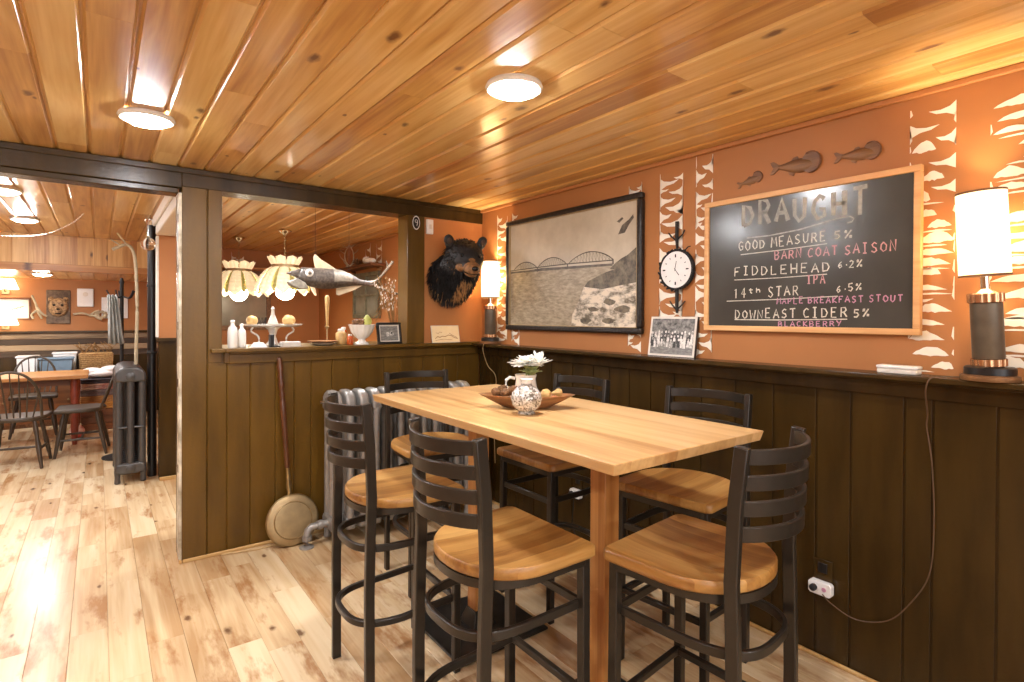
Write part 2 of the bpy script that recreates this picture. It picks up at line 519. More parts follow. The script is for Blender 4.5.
# right wall: plaster above the wainscot, all the way into the back room
b = MB()
b.box(XR, XR + .08, Y0, YB, 0, H + .05)
b.mi = 1
fn = lambda u, z: Vector((XR - .0012, u, z))
for i, (u0, u1) in enumerate(((3.206, 3.335), (3.06, 3.15), (1.974, 2.066), (1.71, 1.853), (1.54, 1.634), (.60, .735), (.33, .508), (-.2, -.02), (-.75, -.6))):
    birch(b, fn, u0, u1, 1.2, 2.17, 40 + i, step=.075 if i < 5 else .054, kind=0 if i < 5 else 1)
for i, (u0, u1) in enumerate(((5.42, 5.56), (5.72, 5.86))):
    birch(b, fn, u0, u1, 1.95, 2.18, 90 + i, step=.1)
wall_right = struct(b.build('wall_right', [M['orange'], M['stencil']], smooth=0))

# wainscot of the right wall: random-width boards, apron and cap
def yedges(lo, hi, known):
    e = sorted(known); rg = random.Random(3)
    while e[0] > lo + .08: e.insert(0, e[0] - rg.choice((.13, .17, .19)))
    while e[-1] < hi - .08: e.append(e[-1] + rg.choice((.13, .17, .19)))
    e[0] = lo; e[-1] = hi
    return e
b = MB()
e = yedges(Y0, YP, [3.383, 3.205, 3.04, 2.87, 2.69, 2.493, 2.313, 2.185, 2.036, 1.89, 1.74, 1.582, 1.403, 1.224, 1.044, .915, .737, .652, .477, .30])
for a, c in zip(e, e[1:]):
    b.plank(a, c, .004, 1.11, .018, lambda u, v, w: Vector((2.346 - w, u, v)), ch=.001, gap=.0038)
b.box(2.352, XR, Y0, YP, 0, 1.15)
struct(b.build('trim_1', M['olivedark'], smooth=0))
b = MB()
b.box(2.330, 2.345, Y0, YP, 1.096, 1.163)
b.box(2.235, XR - .001, Y0, YP, 1.163, 1.183)
b.box(2.31, 2.33, Y0, YP, 1.148, 1.163)
struct(b.build('trim_2', M['olivedark'], bevel=.004))
# thin cove where right wall and ceiling meet
b = MB(); b.box(XR - .022, XR - .001, Y0, YB - .002, H - .022, H - .001)
struct(b.build('trim_3', M['orange'], bevel=.004))
# light wood strip along the floor
b = MB(); b.box(2.330, 2.345, Y0, YP, 0.0, .016)
struct(b.build('baseboard_right', M['quarter'], bevel=.005))

# partition: half wall with window openings above it
b = MB()
e = [.491, .593, .718, .86, .97, 1.074, 1.205, 1.383, 1.56, 1.682, 1.862, 2.035, 2.151, 2.345]
for i, (a, c) in enumerate(zip(e, e[1:])):
    b.plank(a, c, .004, 1.11, .018, lambda u, v, w: Vector((u, YP - w, v)), ch=.0045, gap=.0012)
b.box(.491, 2.345, YP + .006, YP + PW, 0, 1.16)
struct(b.build('wall_partition', M['olive'], smooth=0))
b = MB()
b.box(.60, 2.31, YP - .016, YP - .001, 1.100, 1.155)          # apron
b.box(.60, 2.31, YP - .035, YP - .001, 1.155, 1.168)
b.box(.575, 2.31, YP - .06, YP + .45, 1.168, 1.19)             # bar shelf
b.box(.505, .575, YP - .06, YP - .005, 1.168, 1.19)
# small bracket where the shelf meets the post
b.prism([(.0, 0), (.05, 0), (.05, -.03), (.03, -.065), (.0, -.065)], YP - .012, YP - .001, Matrix(((1, 0, 0, .575), (0, 0, 1, 0), (0, 1, 0, 1.168), (0, 0, 0, 1))))
struct(b.build('trim_4', M['olive'], bevel=.004))
# posts of the openings
b = MB()
b.box(.367, .489, YP - .002, YP + PW, .001, H)
b.box(.495, .566, YP - .004, YP + PW, 1.11, H)
b.box(.487, .495, YP + .006, YP + PW, 1.11, H)
struct(b.build('trim_5', M['olive'], bevel=.003))
b = MB(); b.box(1.734, 1.868, YP - .006, YP + PW, 1.19, 2.1)
struct(b.build('trim_6', M['olive'], bevel=.004))
# worn cream jamb on the doorway side of the partition's end
b = MB()
b.box(.352, .3665, YP + .002, YP + .075, .02, 2.06)
b.mi = 1
b.box(.354, .3665, YP + .076, YP + PW, .02, 2.06)
for z in (.5, .98, 1.3, 1.62, 1.9): b.box(.3505, .3525, YP + .02, YP + .05, z, z + .045)
struct(b.build('trim_7', [M['worn'], M['olivedark']], bevel=.002))
# beam over all openings
b = MB()
b.box(.367, XR, YP - .010, YP + PW, 2.095, H - .001)
b.box(X0, .367, YP - .010, YP + PW, 2.085, H - .001)
b.box(X0, .350, YP + .004, YP + PW - .03, 2.055, 2.085)
b.box(X0, XR - .03, YP - .022, YP - .010, 2.166, H - .001)
struct(b.build('trim_8', M['olivedark'], bevel=.004))
# orange wall piece between post and corner
b = MB(); b.box(1.868, XR, YP, YP + .10, 1.19, 2.1)
struct(b.build('wall_corner', M['orange'], smooth=0))
b = MB()
b.box(.37, 2.33, YP - .014, YP - .001, 0, .02)
b.box(.352, .366, YP - .014, YP + PW, 0, .02)
struct(b.build('baseboard_partition', M['quarter'], bevel=.005))

# outer walls
b = MB(); b.box(X0 - .08, X0, Y0, YF, 0, H + .05)
struct(b.build('wall_left', M['orange'], smooth=0))
# front wall (behind the camera) with two wide windows
b = MB()
WZ0, WZ1 = .85, 2.0
WIN = ((-2.6, -.7), (-.1, 1.9))
b.box(X0, XR, Y0 - .08, Y0, 0, WZ0); b.box(X0, XR, Y0 - .08, Y0, WZ1, H + .05)
for xa, xb in ((X0, WIN[0][0]), (WIN[0][1], WIN[1][0]), (WIN[1][1], XR)): b.box(xa, xb, Y0 - .08, Y0, WZ0, WZ1)
struct(b.build('wall_front', M['orange'], smooth=0))
for i, (xa, xb) in enumerate(WIN):
    b = MB()
    for (x0, x1, z0, z1) in ((xa, xb, WZ0, WZ0 + .06), (xa, xb, WZ1 - .06, WZ1), (xa, xa + .06, WZ0 + .06, WZ1 - .06), (xb - .06, xb, WZ0 + .06, WZ1 - .06), ((xa + xb) / 2 - .025, (xa + xb) / 2 + .025, WZ0 + .06, WZ1 - .06)):
        b.box(x0, x1, Y0 - .06, Y0 + .015, z0, z1)
    struct(b.build('window_%d' % (i + 1), M['olivedark'], bevel=.004))
    l = bpy.data.lights.new('window_daylight', 'AREA'); l.shape = 'RECTANGLE'; l.size = xb - xa - .1; l.size_y = WZ1 - WZ0 - .1
    l.energy = WINDOW_DAY; l.color = (.95, .97, 1.0)
    lo = bpy.data.objects.new('window_daylight', l); col.objects.link(lo)
    lo.location = ((xa + xb) / 2, Y0 - .12, (WZ0 + WZ1) / 2); lo.rotation_euler = (R(90), 0, 0)
b = MB(); b.box(.80, XR, YB, YB + .08, 0, H + .05)
b.mi = 1
birch(b, lambda u, z: Vector((u, YB - .0012, z)), 1.30, 1.44, 1.98, 2.18, 77, step=.1)
struct(b.build('wall_back', [M['orange'], M['stencil']], smooth=0))
b = MB(); b.box(X0, .80, YF, YF + .08, 0, H + .05)
struct(b.build('wall_far', M['orange'], smooth=0))
# stub wall beyond the doorway
b = MB(); b.box(.40, .80, 5.45, 5.53, 1.19, H)
b.box(.80, .86, 5.45, YF, 0, H + .05)
struct(b.build('wall_stub', M['orange'], smooth=0))
b = MB()
for a, c in ((.40, .53), (.53, .66), (.66, .80)):
    b.plank(a, c, .004, 1.14, .018, lambda u, v, w: Vector((u, 5.437 - w, v)), ch=.005)
b.box(.40, .80, 5.44, 5.53, 0, 1.165)
b.box(.385, .80, 5.40, 5.54, 1.165, 1.19)
struct(b.build('trim_9', M['olivedark'], smooth=0))
b = MB(); b.box(.40, .80, 5.402, 5.418, 0, .03)
struct(b.build('baseboard_stub', M['quarter'], bevel=.004))
# white boxed-in duct from the partition to the stub wall
b = MB(); b.box(.375, .55, YP + PW + .001, 5.449, 2.05, H - .002)
b.box(.355, .375, YP + PW + .001, 5.449, 2.12, H - .002)
struct(b.build('trim_10', M['whitepaint'], bevel=.02, seg=3))

# pine header, low pine ceiling behind it, rustic boards on the far wall
b = MB()
x = X0
while x < .79:
    b.plank(x, min(x + .13, .80), 1.905, H, .02, lambda u, v, w: Vector((u, 7.40 - w, v)), ch=.006); x += .13
b.box(X0, .80, 7.402, 7.48, 1.84, H)
struct(b.build('trim_11', M['pinewall'], smooth=0))
b = MB(); b.box(X0, .80, 7.365, 7.40, 1.83, 1.905)
struct(b.build('trim_12', M['pinebeam'], bevel=.004))
b = MB()
x = X0
while x < .79:
    b.plank(x, min(x + .13, .80), 7.48, YF, .02, lambda u, v, w: Vector((u, v, 1.86 - w)), ch=.006); x += .13
struct(b.build('trim_13', M['ceil'], smooth=0))
b = MB()
for k in range(4):
    b.plank(.826 + k * .078, .826 + (k + 1) * .078, X0, .80, .02, lambda u, v, w: Vector((v, YF - .02 - w, u)), ch=.004, gap=.002)
b.mi = 1
b.box(X0, .80, YF - .05, YF - .001, 1.14, 1.165)
b.box(X0, .80, YF - .015, YF - .001, 0, .826)
struct(b.build('trim_14', [M['rustic'], M['olivedark']], smooth=0))

# ------------------------------------------------------------------ ceiling lights
def ceiling_light(x, y, z, label, group='flush ceiling lights', copy_of=None):
    if copy_of is not None:
        r = copy_tree(copy_of); r.location = (x, y, z); r['label'] = label
        return r
    r = tag(empty('ceiling_light', (x, y, z)), label, 'light', group)
    b = MB(); b.lathe([(.062, -.0005), (.098, -.0005), (.102, -.010), (.094, -.020), (.082, -.020), (.080, -.012), (.062, -.010)], 40, cap=False)
    b.build('trim_ring', M['whitepaint'], r)
    b = MB(); b.lathe([(.080, -.012), (.078, -.022), (.060, -.033), (.030, -.039), (.004, -.041)], 40)
    b.build('diffuser', M['lightglow'], r)
    return r
CL = ceiling_light(1.173, 1.555, H, 'round white ceiling light above the long wooden table')
ceiling_light(.157, 2.718, H, 'round glaring ceiling light in front of the dark beam, left of the post', copy_of=CL)
ceiling_light(-.504, 6.219, H, 'round ceiling light in the room beyond the doorway, by the bead string', copy_of=CL)
ceiling_light(-.50, 4.84, H, 'round ceiling light at the left photo edge just past the beam', copy_of=CL)
ceiling_light(-.526, 8.3, 1.86, 'small bright light under the low pine ceiling of the far room', copy_of=CL)
for x, y in ((-.95, 2.45), (-.95, .55), (.75, -.35), (-.75, -1.5), (1.55, -1.6), (-1.7, 4.9)):  # first one placed from chalkboard glare, the others added out of view as fill
    ceiling_light(x, y, H, 'unseen round ceiling light outside the frame, filling the room', copy_of=CL)
ceiling_light(-1.6, 8.2, 1.86, 'added unseen fill light under the low pine ceiling beyond the left photo edge', copy_of=CL)  # added out of view to brighten the far wall area
ceiling_light(-1.8, 6.6, H, 'added unseen ceiling light in the far room beyond the left photo edge', copy_of=CL)  # unseen extra lamp, added because the far room was too dim
ceiling_light(.92, 3.93, H, 'added ceiling light hidden behind the dark beam over the silver tray', copy_of=CL)  # added lamp, hidden by the beam, to brighten back room and shelf
ceiling_light(1.95, 3.95, H, 'added ceiling light hidden behind the dark beam near the middle post', copy_of=CL)  # second added lamp, kept out of sight, to lift the back room walls

# ------------------------------------------------------------------ table
TZ = 1.02
t = tag(empty('bar_table', (1.354, 1.662, 0)), 'long bar-height wooden table with two square posts on steel plates', 'table')
b = MB()
tx0, tx1, ty0, ty1 = 1.005, 1.703, .918, 2.408
for (x0, x1, y0, y1, za, zb) in ((tx0, tx1, ty0, ty1, TZ - .032, TZ),):
    vs = []
    bot = .008
    poly = [(tx0 + bot, ty0 + bot), (tx1 - bot, ty0 + bot), (tx1 - bot, ty1 - bot), (tx0 + bot, ty1 - bot)]
    cx, cy = (tx0 + tx1) / 2, (ty0 + ty1) / 2
    top = [(tx0, ty0), (tx1, ty0), (tx1, ty1), (tx0, ty1)]
    A = [b.bm.verts.new((x, y, za)) for x, y in poly]; B = [b.bm.verts.new((x, y, zb)) for x, y in top]
    b._tag([b.bm.faces.new(A[::-1]), b.bm.faces.new(B)] + [b.bm.faces.new((A[i], A[(i + 1) % 4], B[(i + 1) % 4], B[i])) for i in range(4)])
b.build('tabletop', M['table'], t, world=True, bevel=.003)
for py_ in (1.28, 2.045):
    b = MB(); b.box(1.354 - .034, 1.354 + .034, py_ - .034, py_ + .034, .085, TZ - .032)
    b.build('post', M['tableleg'], t, world=True, bevel=.003)
    b = MB(); b.box(1.354 - .225, 1.354 + .225, py_ - .22 + (.03 if py_ < 1.5 else 0), py_ + .22, .006, .018)
    b.prism([(1.354 - .06, py_ - .06), (1.354 + .06, py_ - .06), (1.354 + .06, py_ + .06), (1.354 - .06, py_ + .06)], .018, .0845, top=.62)
    for dx in (-.2, .2):
        for dy in (-.18, .2): b.lathe([(.012, 0), (.012, .006)], 10, TR(1.354 + dx, py_ + dy, 0))
    b.build('base_plate', M['steel'], t, world=True, bevel=.003)

# ------------------------------------------------------------------ bar stools
def d_outline(front, half, back, e=2.0, n=14, rc=.025):
    """D-shaped outline: square front with small corner radii, bowed back (superellipse of exponent e)"""
    pts = [(front - rc + rc * math.cos(R(a)), -half + rc + rc * math.sin(R(a))) for a in (-90, -60, -30, 0)]
    pts += [(front - rc + rc * math.cos(R(a)), half - rc + rc * math.sin(R(a))) for a in (0, 30, 60, 90)]
    pts.append((.0, half))
    for i in range(1, 2 * n):
        th = PI * i / (2 * n)                   # 0..pi from +y side round the back to -y
        c, s_ = math.cos(th), math.sin(th)
        y = half * math.copysign(abs(c) ** (2 / e), c); x = -back * abs(s_) ** (2 / e)
        pts.append((x, y))
    pts.append((.0, -half))
    return pts
def make_stool(label):
    r = tag(empty('bar_stool', (0, 0, 0)), label, 'stool', 'bar stools around the table')
    SZ = .722
    b = MB()
    o = d_outline(.192, .212, .198, 2.1)
    def saddle(sc_, z): return [Vector((x * sc_, y * sc_, z)) for x, y in o]
    rings = [saddle(.97, SZ - .034), saddle(1.0, SZ - .028), saddle(1.0, SZ - .006), saddle(.975, SZ), saddle(.80, SZ - .004), saddle(.45, SZ - .008)]
    vr = [[b.bm.verts.new(p) for p in rg] for rg in rings]
    n = len(o); fs = [b.bm.faces.new(vr[0][::-1]), b.bm.faces.new(vr[-1])]
    for a, c in zip(vr, vr[1:]):
        for i in range(n): fs.append(b.bm.faces.new((a[i], a[(i + 1) % n], c[(i + 1) % n], c[i])))
    b._tag(fs)
    b.build('seat', M['seat'], r, smooth=50)
    b = MB()
    ring = d_outline(.176, .186, .190, 2.3)
    b.bar([(x, y, SZ - .046) for x, y in ring], .016, .024, closed=True)
    b.build('seat_frame', M['iron'], r)
    for s in (1, -1):
        b = MB()
        b.bar([(-.184, s * .178, 0), (-.186, s * .177, .40), (-.182, s * .177, .62), (-.178, s * .177, .74), (-.186, s * .177, .93), (-.202, s * .177, 1.074)],
              .022, .034, up=(1, 0, 0))
        b.build('back_post', M['iron'], r, bevel=.003)
        b = MB(); b.bar([(.166, s * .180, 0), (.162, s * .178, SZ - .036)], .028, .028, up=(1, 0, 0))
        b.build('leg', M['iron'], r, bevel=.003)
    for k in range(4):
        z = 1.048 - .063 * k
        xb = -.176 - (.024 * (z - .74) / .34)
        b = MB()
        path = [(xb + .002 - .080 * math.cos(PI * i / 24 - PI / 2) ** .7 if 0 < i < 24 else xb + .002, .170 - .34 * i / 24, z) for i in range(25)]
        b.bar(path, .011, .037)
        b.build('slat', M['iron'], r, bevel=.002)
    # bowed braces: one close under the seat, one as the foot rail
    b = MB()
    o2 = d_outline(.166, .178, .214, 3.0)
    k = o2[8:-1]
    b.bar([(.162, .166, .545)] + [(x, y * .95, .545) for x, y in k] + [(.162, -.166, .545)], .014, .026)
    b.bar([(.164, -.168, .545), (.164, .168, .545)], .012, .026)
    b.build('brace', M['iron'], r, bevel=.003)
    b = MB()
    b.bar([(.162, .166, .285)] + [(x * 1.02, y * .95, .275) for x, y in k] + [(.162, -.166, .285)], .020, .022)
    b.bar([(.166, -.168, .285), (.166, .168, .285)], .020, .022)
    b.build('foot_rail', M['iron'], r, bevel=.003)
    return r
ST = None
for x, y, a, lab in (
        (.948, 2.012, -1, "wooden seat metal stool on the table's left side, nearer the big grey radiator"),
        (.964, 1.325, 0, "wooden seat metal stool on the table's left side, nearest the camera"),
        (1.376, .930, 96, 'wooden seat metal stool at the near end of the table, back toward the chalkboard corner'),
        (1.790, 2.050, 181, 'wooden seat metal stool tucked under the wall side of the table, behind the fruit bowl'),
        (1.872, 1.345, 187, 'wooden seat metal stool on the wall side of the table, below the chalkboard'),
        (1.420, 2.600, -94, 'wooden seat metal stool at the far end of the table, in front of the radiator')):
    if ST is None: ST = r = make_stool(lab)
    else: r = copy_tree(ST); r['label'] = lab
    r.location = (x, y, 0); r.rotation_euler = (0, 0, R(a))

# ------------------------------------------------------------------ table centrepiece
bw = tag(empty('dough_bowl', (1.356, 1.706, TZ), R(-40)), 'boat-shaped wooden bowl of pine cones and gourds on the table', 'bowl')
b = MB()
n = 20
def boat(s, z, e): return [(s * .176 * (1 + e * math.cos(t) ** 4) * math.cos(t), s * .080 * math.sin(t), z + e * 1.2 * .016 * math.cos(t) ** 4) for t in [2 * PI * i / n for i in range(n)]]
rings = [boat(.45, .001, 0), boat(.55, .006, 0), boat(.82, .032, .05), boat(.98, .052, .12), boat(.95, .053, .12), boat(.76, .034, .05), boat(.45, .012, 0)]
vr = [[b.bm.verts.new(p) for p in rg] for rg in rings]
fs = [b.bm.faces.new(vr[0][::-1]), b.bm.faces.new(vr[-1])]
for a, c in zip(vr, vr[1:]):
    for i in range(n): fs.append(b.bm.faces.new((a[i], a[(i + 1) % n], c[(i + 1) % n], c[i])))
b._tag(fs); b.build('bowl', M['bowl'], bw, smooth=60)
Tb = TR(1.356, 1.706, TZ) @ rotz(R(-40))
def pine_cone(p, s, lab):
    b = MB()
    ang = random.uniform(0, PI)
    for ring in range(6):
        z = (ring / 5 - .5) * 1.5; rr = .75 * math.cos(z * .95)
        for k in range(8):
            t = 2 * PI * (k + .5 * (ring % 2)) / 8
            T = Matrix.Rotation(t, 3, 'Z') @ Matrix.Rotation(R(-35), 3, 'Y')
            b.ell(Vector((rr * math.cos(t), rr * math.sin(t), z)) * s, (s * .38, s * .30, s * .14), T, 8, 5)
    b.ell((0, 0, 0), (s * .6, s * .6, s * .9), None, 10, 8)
    o = b.build('pine_cone', M['cone']); o.location = p; o.rotation_euler = (R(80), 0, ang)
    tag(o, lab, 'pine cone', 'pine cones in the wooden bowl')
for (u, v, z, s, lab) in ((-.122, .0, .060, .017, 'brown pine cone at the far left tip of the wooden bowl'),
                          (-.098, .026, .066, .020, 'brown pine cone second from the left tip, back row of the bowl'),
                          (-.084, -.020, .060, .018, 'brown pine cone second from the left tip, front row of the bowl'),
                          (-.055, .012, .066, .020, 'brown pine cone just left of the silver orb vase in the bowl')):
    pine_cone(Tb @ Vector((u, v, z)), s, lab)
def gourd(p, s, rz, lab):
    b = MB(); b.lathe([(.001, -1.0), (.55, -.85), (.82, -.4), (.78, .1), (.48, .6), (.30, 1.0), (.22, 1.3), (.03, 1.38)], 20, Matrix.Diagonal((s, s, s, 1)), flute=7, fl_d=.05)
    r = b.build('gourd', M['gourd']); r.location = p; r.rotation_euler = (R(96), 0, rz)
    tag(r, lab, 'gourd', 'dried gourds in the wooden bowl')
for (u, v, z, s, a, lab) in ((.022, .018, .060, .025, .6, 'tan dried gourd behind the silver orb vase in the bowl'),
                             (.078, -.014, .058, .025, 2.3, 'tan ribbed gourd in the middle right of the wooden bowl'),
                             (.124, .014, .060, .019, 4.0, 'small tan gourd at the right tip of the wooden bowl')):
    gourd(Tb @ Vector((u, v, z)), s, a, lab)

v = tag(empty('orb_vase', (1.270, 1.598, TZ)), 'round silver mosaic bud vase in front of the wooden bowl', 'vase')
b = MB(); b.lathe([(.030, 0), (.033, .004), (.026, .010), (.040, .018), (.053, .036), (.058, .058), (.053, .080), (.038, .098), (.022, .106), (.019, .114)], 32)
b.build('body', M['mosaic'], v, smooth=60)
b = MB(); b.lathe([(.017, .112), (.018, .116), (.024, .128), (.026, .130), (.023, .128), (.015, .119), (.012, .115)], 24, cap=False)
b.build('lip', M['ceramic'], v, smooth=60)

pt = tag(empty('pitcher', (1.436, 1.812, TZ)), 'white ceramic pitcher behind the orb vase on the table', 'pitcher')
b = MB(); b.lathe([(.042, 0), (.046, .004), (.054, .04), (.056, .075), (.050, .11), (.048, .13), (.054, .152), (.050, .152), (.044, .13), (.046, .11), (.050, .075), (.046, .02)], 28, Matrix.Diagonal((.86, .86, .78, 1)), cap=True)
b.build('body', M['ceramic'], pt, smooth=60)
b = MB(); b.tube([(-.036, .026, .102), (-.054, .04, .106), (-.066, .05, .094), (-.068, .05, .068), (-.056, .042, .042), (-.040, .028, .032)], .0065, 8)
b.build('handle', M['ceramic'], pt)
# big white silk flower with pale leaves
fl = tag(empty('flower_bouquet', (1.428, 1.800, TZ + .045)), 'white daisy-like silk flowers with pale green leaves in the pitcher', 'flowers')
rg = random.Random(5)
fl.scale = (.88, .88, .88)
def petal(b, c, az, tilt, L, W):
    T = Matrix.Translation(c) @ Matrix.Rotation(az, 4, 'Z') @ Matrix.Rotation(-tilt, 4, 'Y')
    pts = [(0, 0, 0), (.3, .55, .03), (.65, .9, .04), (.9, .5, .0), (1.0, 0, -.04), (.9, -.5, .0), (.65, -.9, .04), (.3, -.55, .03)]
    vs = [b.bm.verts.new(T @ Vector((x * L, y * W * .5, z * L))) for x, y, z in pts]
    vm = b.bm.verts.new(T @ Vector((.6 * L, 0, .01 * L)))
    b._tag([b.bm.faces.new((vs[i], vs[(i + 1) % 8], vm)) for i in range(8)])
b = MB()
c = Vector((-.012, -.012, .128))
for ring, (n, tilt, L) in enumerate(((16, .10, .088), (14, .38, .075), (12, .75, .058), (7, 1.15, .040))):
    for k in range(n): petal(b, c + Vector((0, 0, .004 * ring)), 2 * PI * k / n + ring * .3 + rg.uniform(-.12, .12), tilt + rg.uniform(-.1, .12), L * rg.uniform(.85, 1.1), .026)
c2 = Vector((.052, -.03, .128))
for ring, (n, tilt, L) in enumerate(((11, .35, .070), (9, .8, .062), (6, 1.2, .07))):
    for k in range(n): petal(b, c2 + Vector((0, 0, .004 * ring)), 2 * PI * k / n + ring * .4 + rg.uniform(-.15, .15), tilt + rg.uniform(-.1, .15), L * rg.uniform(.8, 1.1), .022)
s_ = b.build('flower_head', M['petal'], fl, smooth=80)
sm = s_.modifiers.new('thick', 'SOLIDIFY'); sm.thickness = .0012
b = MB()
for k in range(16): petal(b, Vector((0.015, -.02, .092)), 2 * PI * k / 16, .25 + .5 * (k % 2), rg.uniform(.045, .062), .03)
for k in range(10): petal(b, Vector((0.015, -.02, .066)), 2 * PI * k / 10 + .2, .9, .06, .03)
s_ = b.build('leaves', M['leaf'], fl, smooth=80)
sm = s_.modifiers.new('thick', 'SOLIDIFY'); sm.thickness = .0012
b = MB(); b.tube([(0, 0, .0), (.0, -.005, .06), (-.01, -.01, .13)], .004, 6); b.tube([(.01, 0, .0), (.02, -.01, .06), (.05, -.03, .13)], .0035, 6)
b.build('stems', M['leaf'], fl)

# ------------------------------------------------------------------ cast-iron radiators
def section(parent, T, height, depth, width, mat, cols=3, first=False, fl=True):
    """one cast section: stout columns between rounded headers"""
    b = MB()
    ys = [depth * (i / (cols - 1) - .5) * .74 for i in range(cols)]
    for y in ys:
        k = Matrix.Diagonal((.82, 1, 1, 1))
        b.lathe([(.030, .10), (.027, .16), (.026, height - .18), (.030, height - .10)], 12, T @ TR(0, y, 0) @ k)
    d = depth / 2
    Tw = T @ Matrix(((0, 0, 1, 0), (1, 0, 0, 0), (0, 1, 0, 0), (0, 0, 0, 1)))      # outline in y-z, thickness along x
    top = [(-d, height - .125), (d, height - .125), (d, height - .075), (d * .93, height - .045), (d * .66, height - .014), (d * .35, height), (-d * .35, height), (-d * .66, height - .014), (-d * .93, height - .045), (-d, height - .075)]
    low = [(-d, .085), (-d * .4, .075), (d * .4, .075), (d, .085), (d, .135), (d * .8, .165), (-d * .8, .165), (-d, .135)]
    for o_ in (top, low): b.prism(o_, -width * .40, width * .40, Tw)
    if first:
        for y in (ys[0], ys[-1]):
            e = 1 if y > 0 else -1
            b.lathe([(.026, 0), (.022, .02), (.020, .05), (.026, .12)], 10, T @ TR(0, y + e * .008, 0))
    o = b.build('section', mat, parent, smooth=50, bevel=.016, seg=3)
    return o
rad = tag(empty('radiator', (1.60, 3.34, 0)), 'tall silver cast-iron column radiator against the half wall', 'radiator')
nsec, pitch = 12, .0835
for i in range(nsec):
    section(rad, TR(-.46 + i * pitch, 0, 0), .925, .215, .074, M['radiator'], 3, first=(i in (0, nsec - 1)))
b = MB()
for i in range(nsec - 1):
    for z in (.12, .84):
        b.lathe([(.026, -.012), (.026, .012)], 12, TR(-.46 + (i + .5) * pitch, 0, z) @ Matrix.Rotation(PI / 2, 4, 'Y'))
b.build('nipples', M['radiator'], rad)
b = MB(); b.tube([(-.47, .0, .12), (-.55, .0, .12), (-.585, .0, .117), (-.605, .0, .10), (-.612, .0, .07), (-.612, .0, .004)], .021, 12)
for (x, z, ax) in ((-.535, .12, 'Y'), (-.61, .055, 'Z')):
    T = TR(x, .0, z) @ (Matrix.Rotation(PI / 2, 4, 'Y') if ax == 'Y' else Matrix.Identity(4))
    b.lathe([(.028, -.014), (.030, 0), (.028, .014)], 8, T)
b.lathe([(.042, .0), (.042, .005), (.028, .012)], 16, TR(-.612, .0, 0))
b.build('inlet_pipe', M['radiator'], rad, smooth=50)
b = MB(); b.tube([(-.49, 0, .86), (-.525, 0, .86)], .006, 8); b.lathe([(.010, 0), (.010, .012)], 10, TR(-.525, 0, .86) @ Matrix.Rotation(-PI / 2, 4, 'Y'))
b.build('bleed_valve', M['chrome'], rad)

rad2 = tag(empty('radiator', (.205, 5.83, 0)), 'dark grey cast-iron radiator beside the doorway, seen end on', 'radiator')
for i in range(9):
    section(rad2, TR(0, -.33 + i * .083, 0) @ rotz(PI / 2), .955, .215, .074, M['radiator2'], 3, first=(i in (0, 8)))
for z in (.875, .12):
    b = MB(); b.lathe([(.034, -.02), (.034, .0), (.018, .006)], 16, TR(0, -.366, z) @ Matrix.Rotation(PI / 2, 4, 'X')); b.build('end_plug', M['radiator2'], rad2)
for x in (-.055, .055):
    b = MB(); b.tube([(x - .03, -.352, .46), (x + .03, -.352, .46)], .008, 8); b.build('tie_bar', M['radiator2'], rad2)

# ------------------------------------------------------------------ bed warmer leaning on the half wall
bwm = tag(empty('bed_warmer', (.935, 3.41, 0)), 'antique brass bed warmer with turned wooden handle leaning on the half wall', 'bed warmer')
Tp = TR(-.004, .035, .148) @ Matrix.Rotation(R(80), 4, 'X')
b = MB(); b.lathe([(.10, -.035), (.135, -.028), (.148, 0), (.148, .012), (.150, .018), (.144, .024), (.120, .032), (.06, .038), (.004, .039)], 44, Tp)
b.build('pan', M['brassdark'], bwm, smooth=40)
b = MB(); b.lathe([(.149, .012), (.154, .017), (.149, .023)], 44, Tp, cap=False); b.lathe([(.105, .0345), (.108, .0375), (.111, .0345)], 44, Tp, cap=False)
b.build('rim', M['brass'], bwm)
d = Vector((.875 - .935 + .0, 3.522 - 3.41, 1.14)) - Vector((-.012, .055, .285))
base = Vector((-.012, .055, .285))
Tq = Matrix.Translation(base) @ d.to_track_quat('Z', 'Y').to_matrix().to_4x4()
Lh = d.length
b = MB(); b.lathe([(.016, -.02), (.012, .03), (.016, .06), (.012, .10), (.010, .17), (.013, .18)], 14, Tq)
b.build('ferrule', M['brass'], bwm, smooth=50)
prof = [(.011, .175), (.014, .19), (.013, .30), (.016, .50), (.016, .58), (.010, .60), (.017, .62), (.010, .64), (.015, .66), (.018, .69), (.012, .71), (.017, .73), (.011, .75), (.018, .79), (.012, .82), (.014, .835), (.006, .85)]
b = MB(); b.lathe([(r_ * 1.15, z * Lh / .86) for r_, z in prof], 16, Tq)
b.build('handle', M['turned'], bwm, smooth=60)

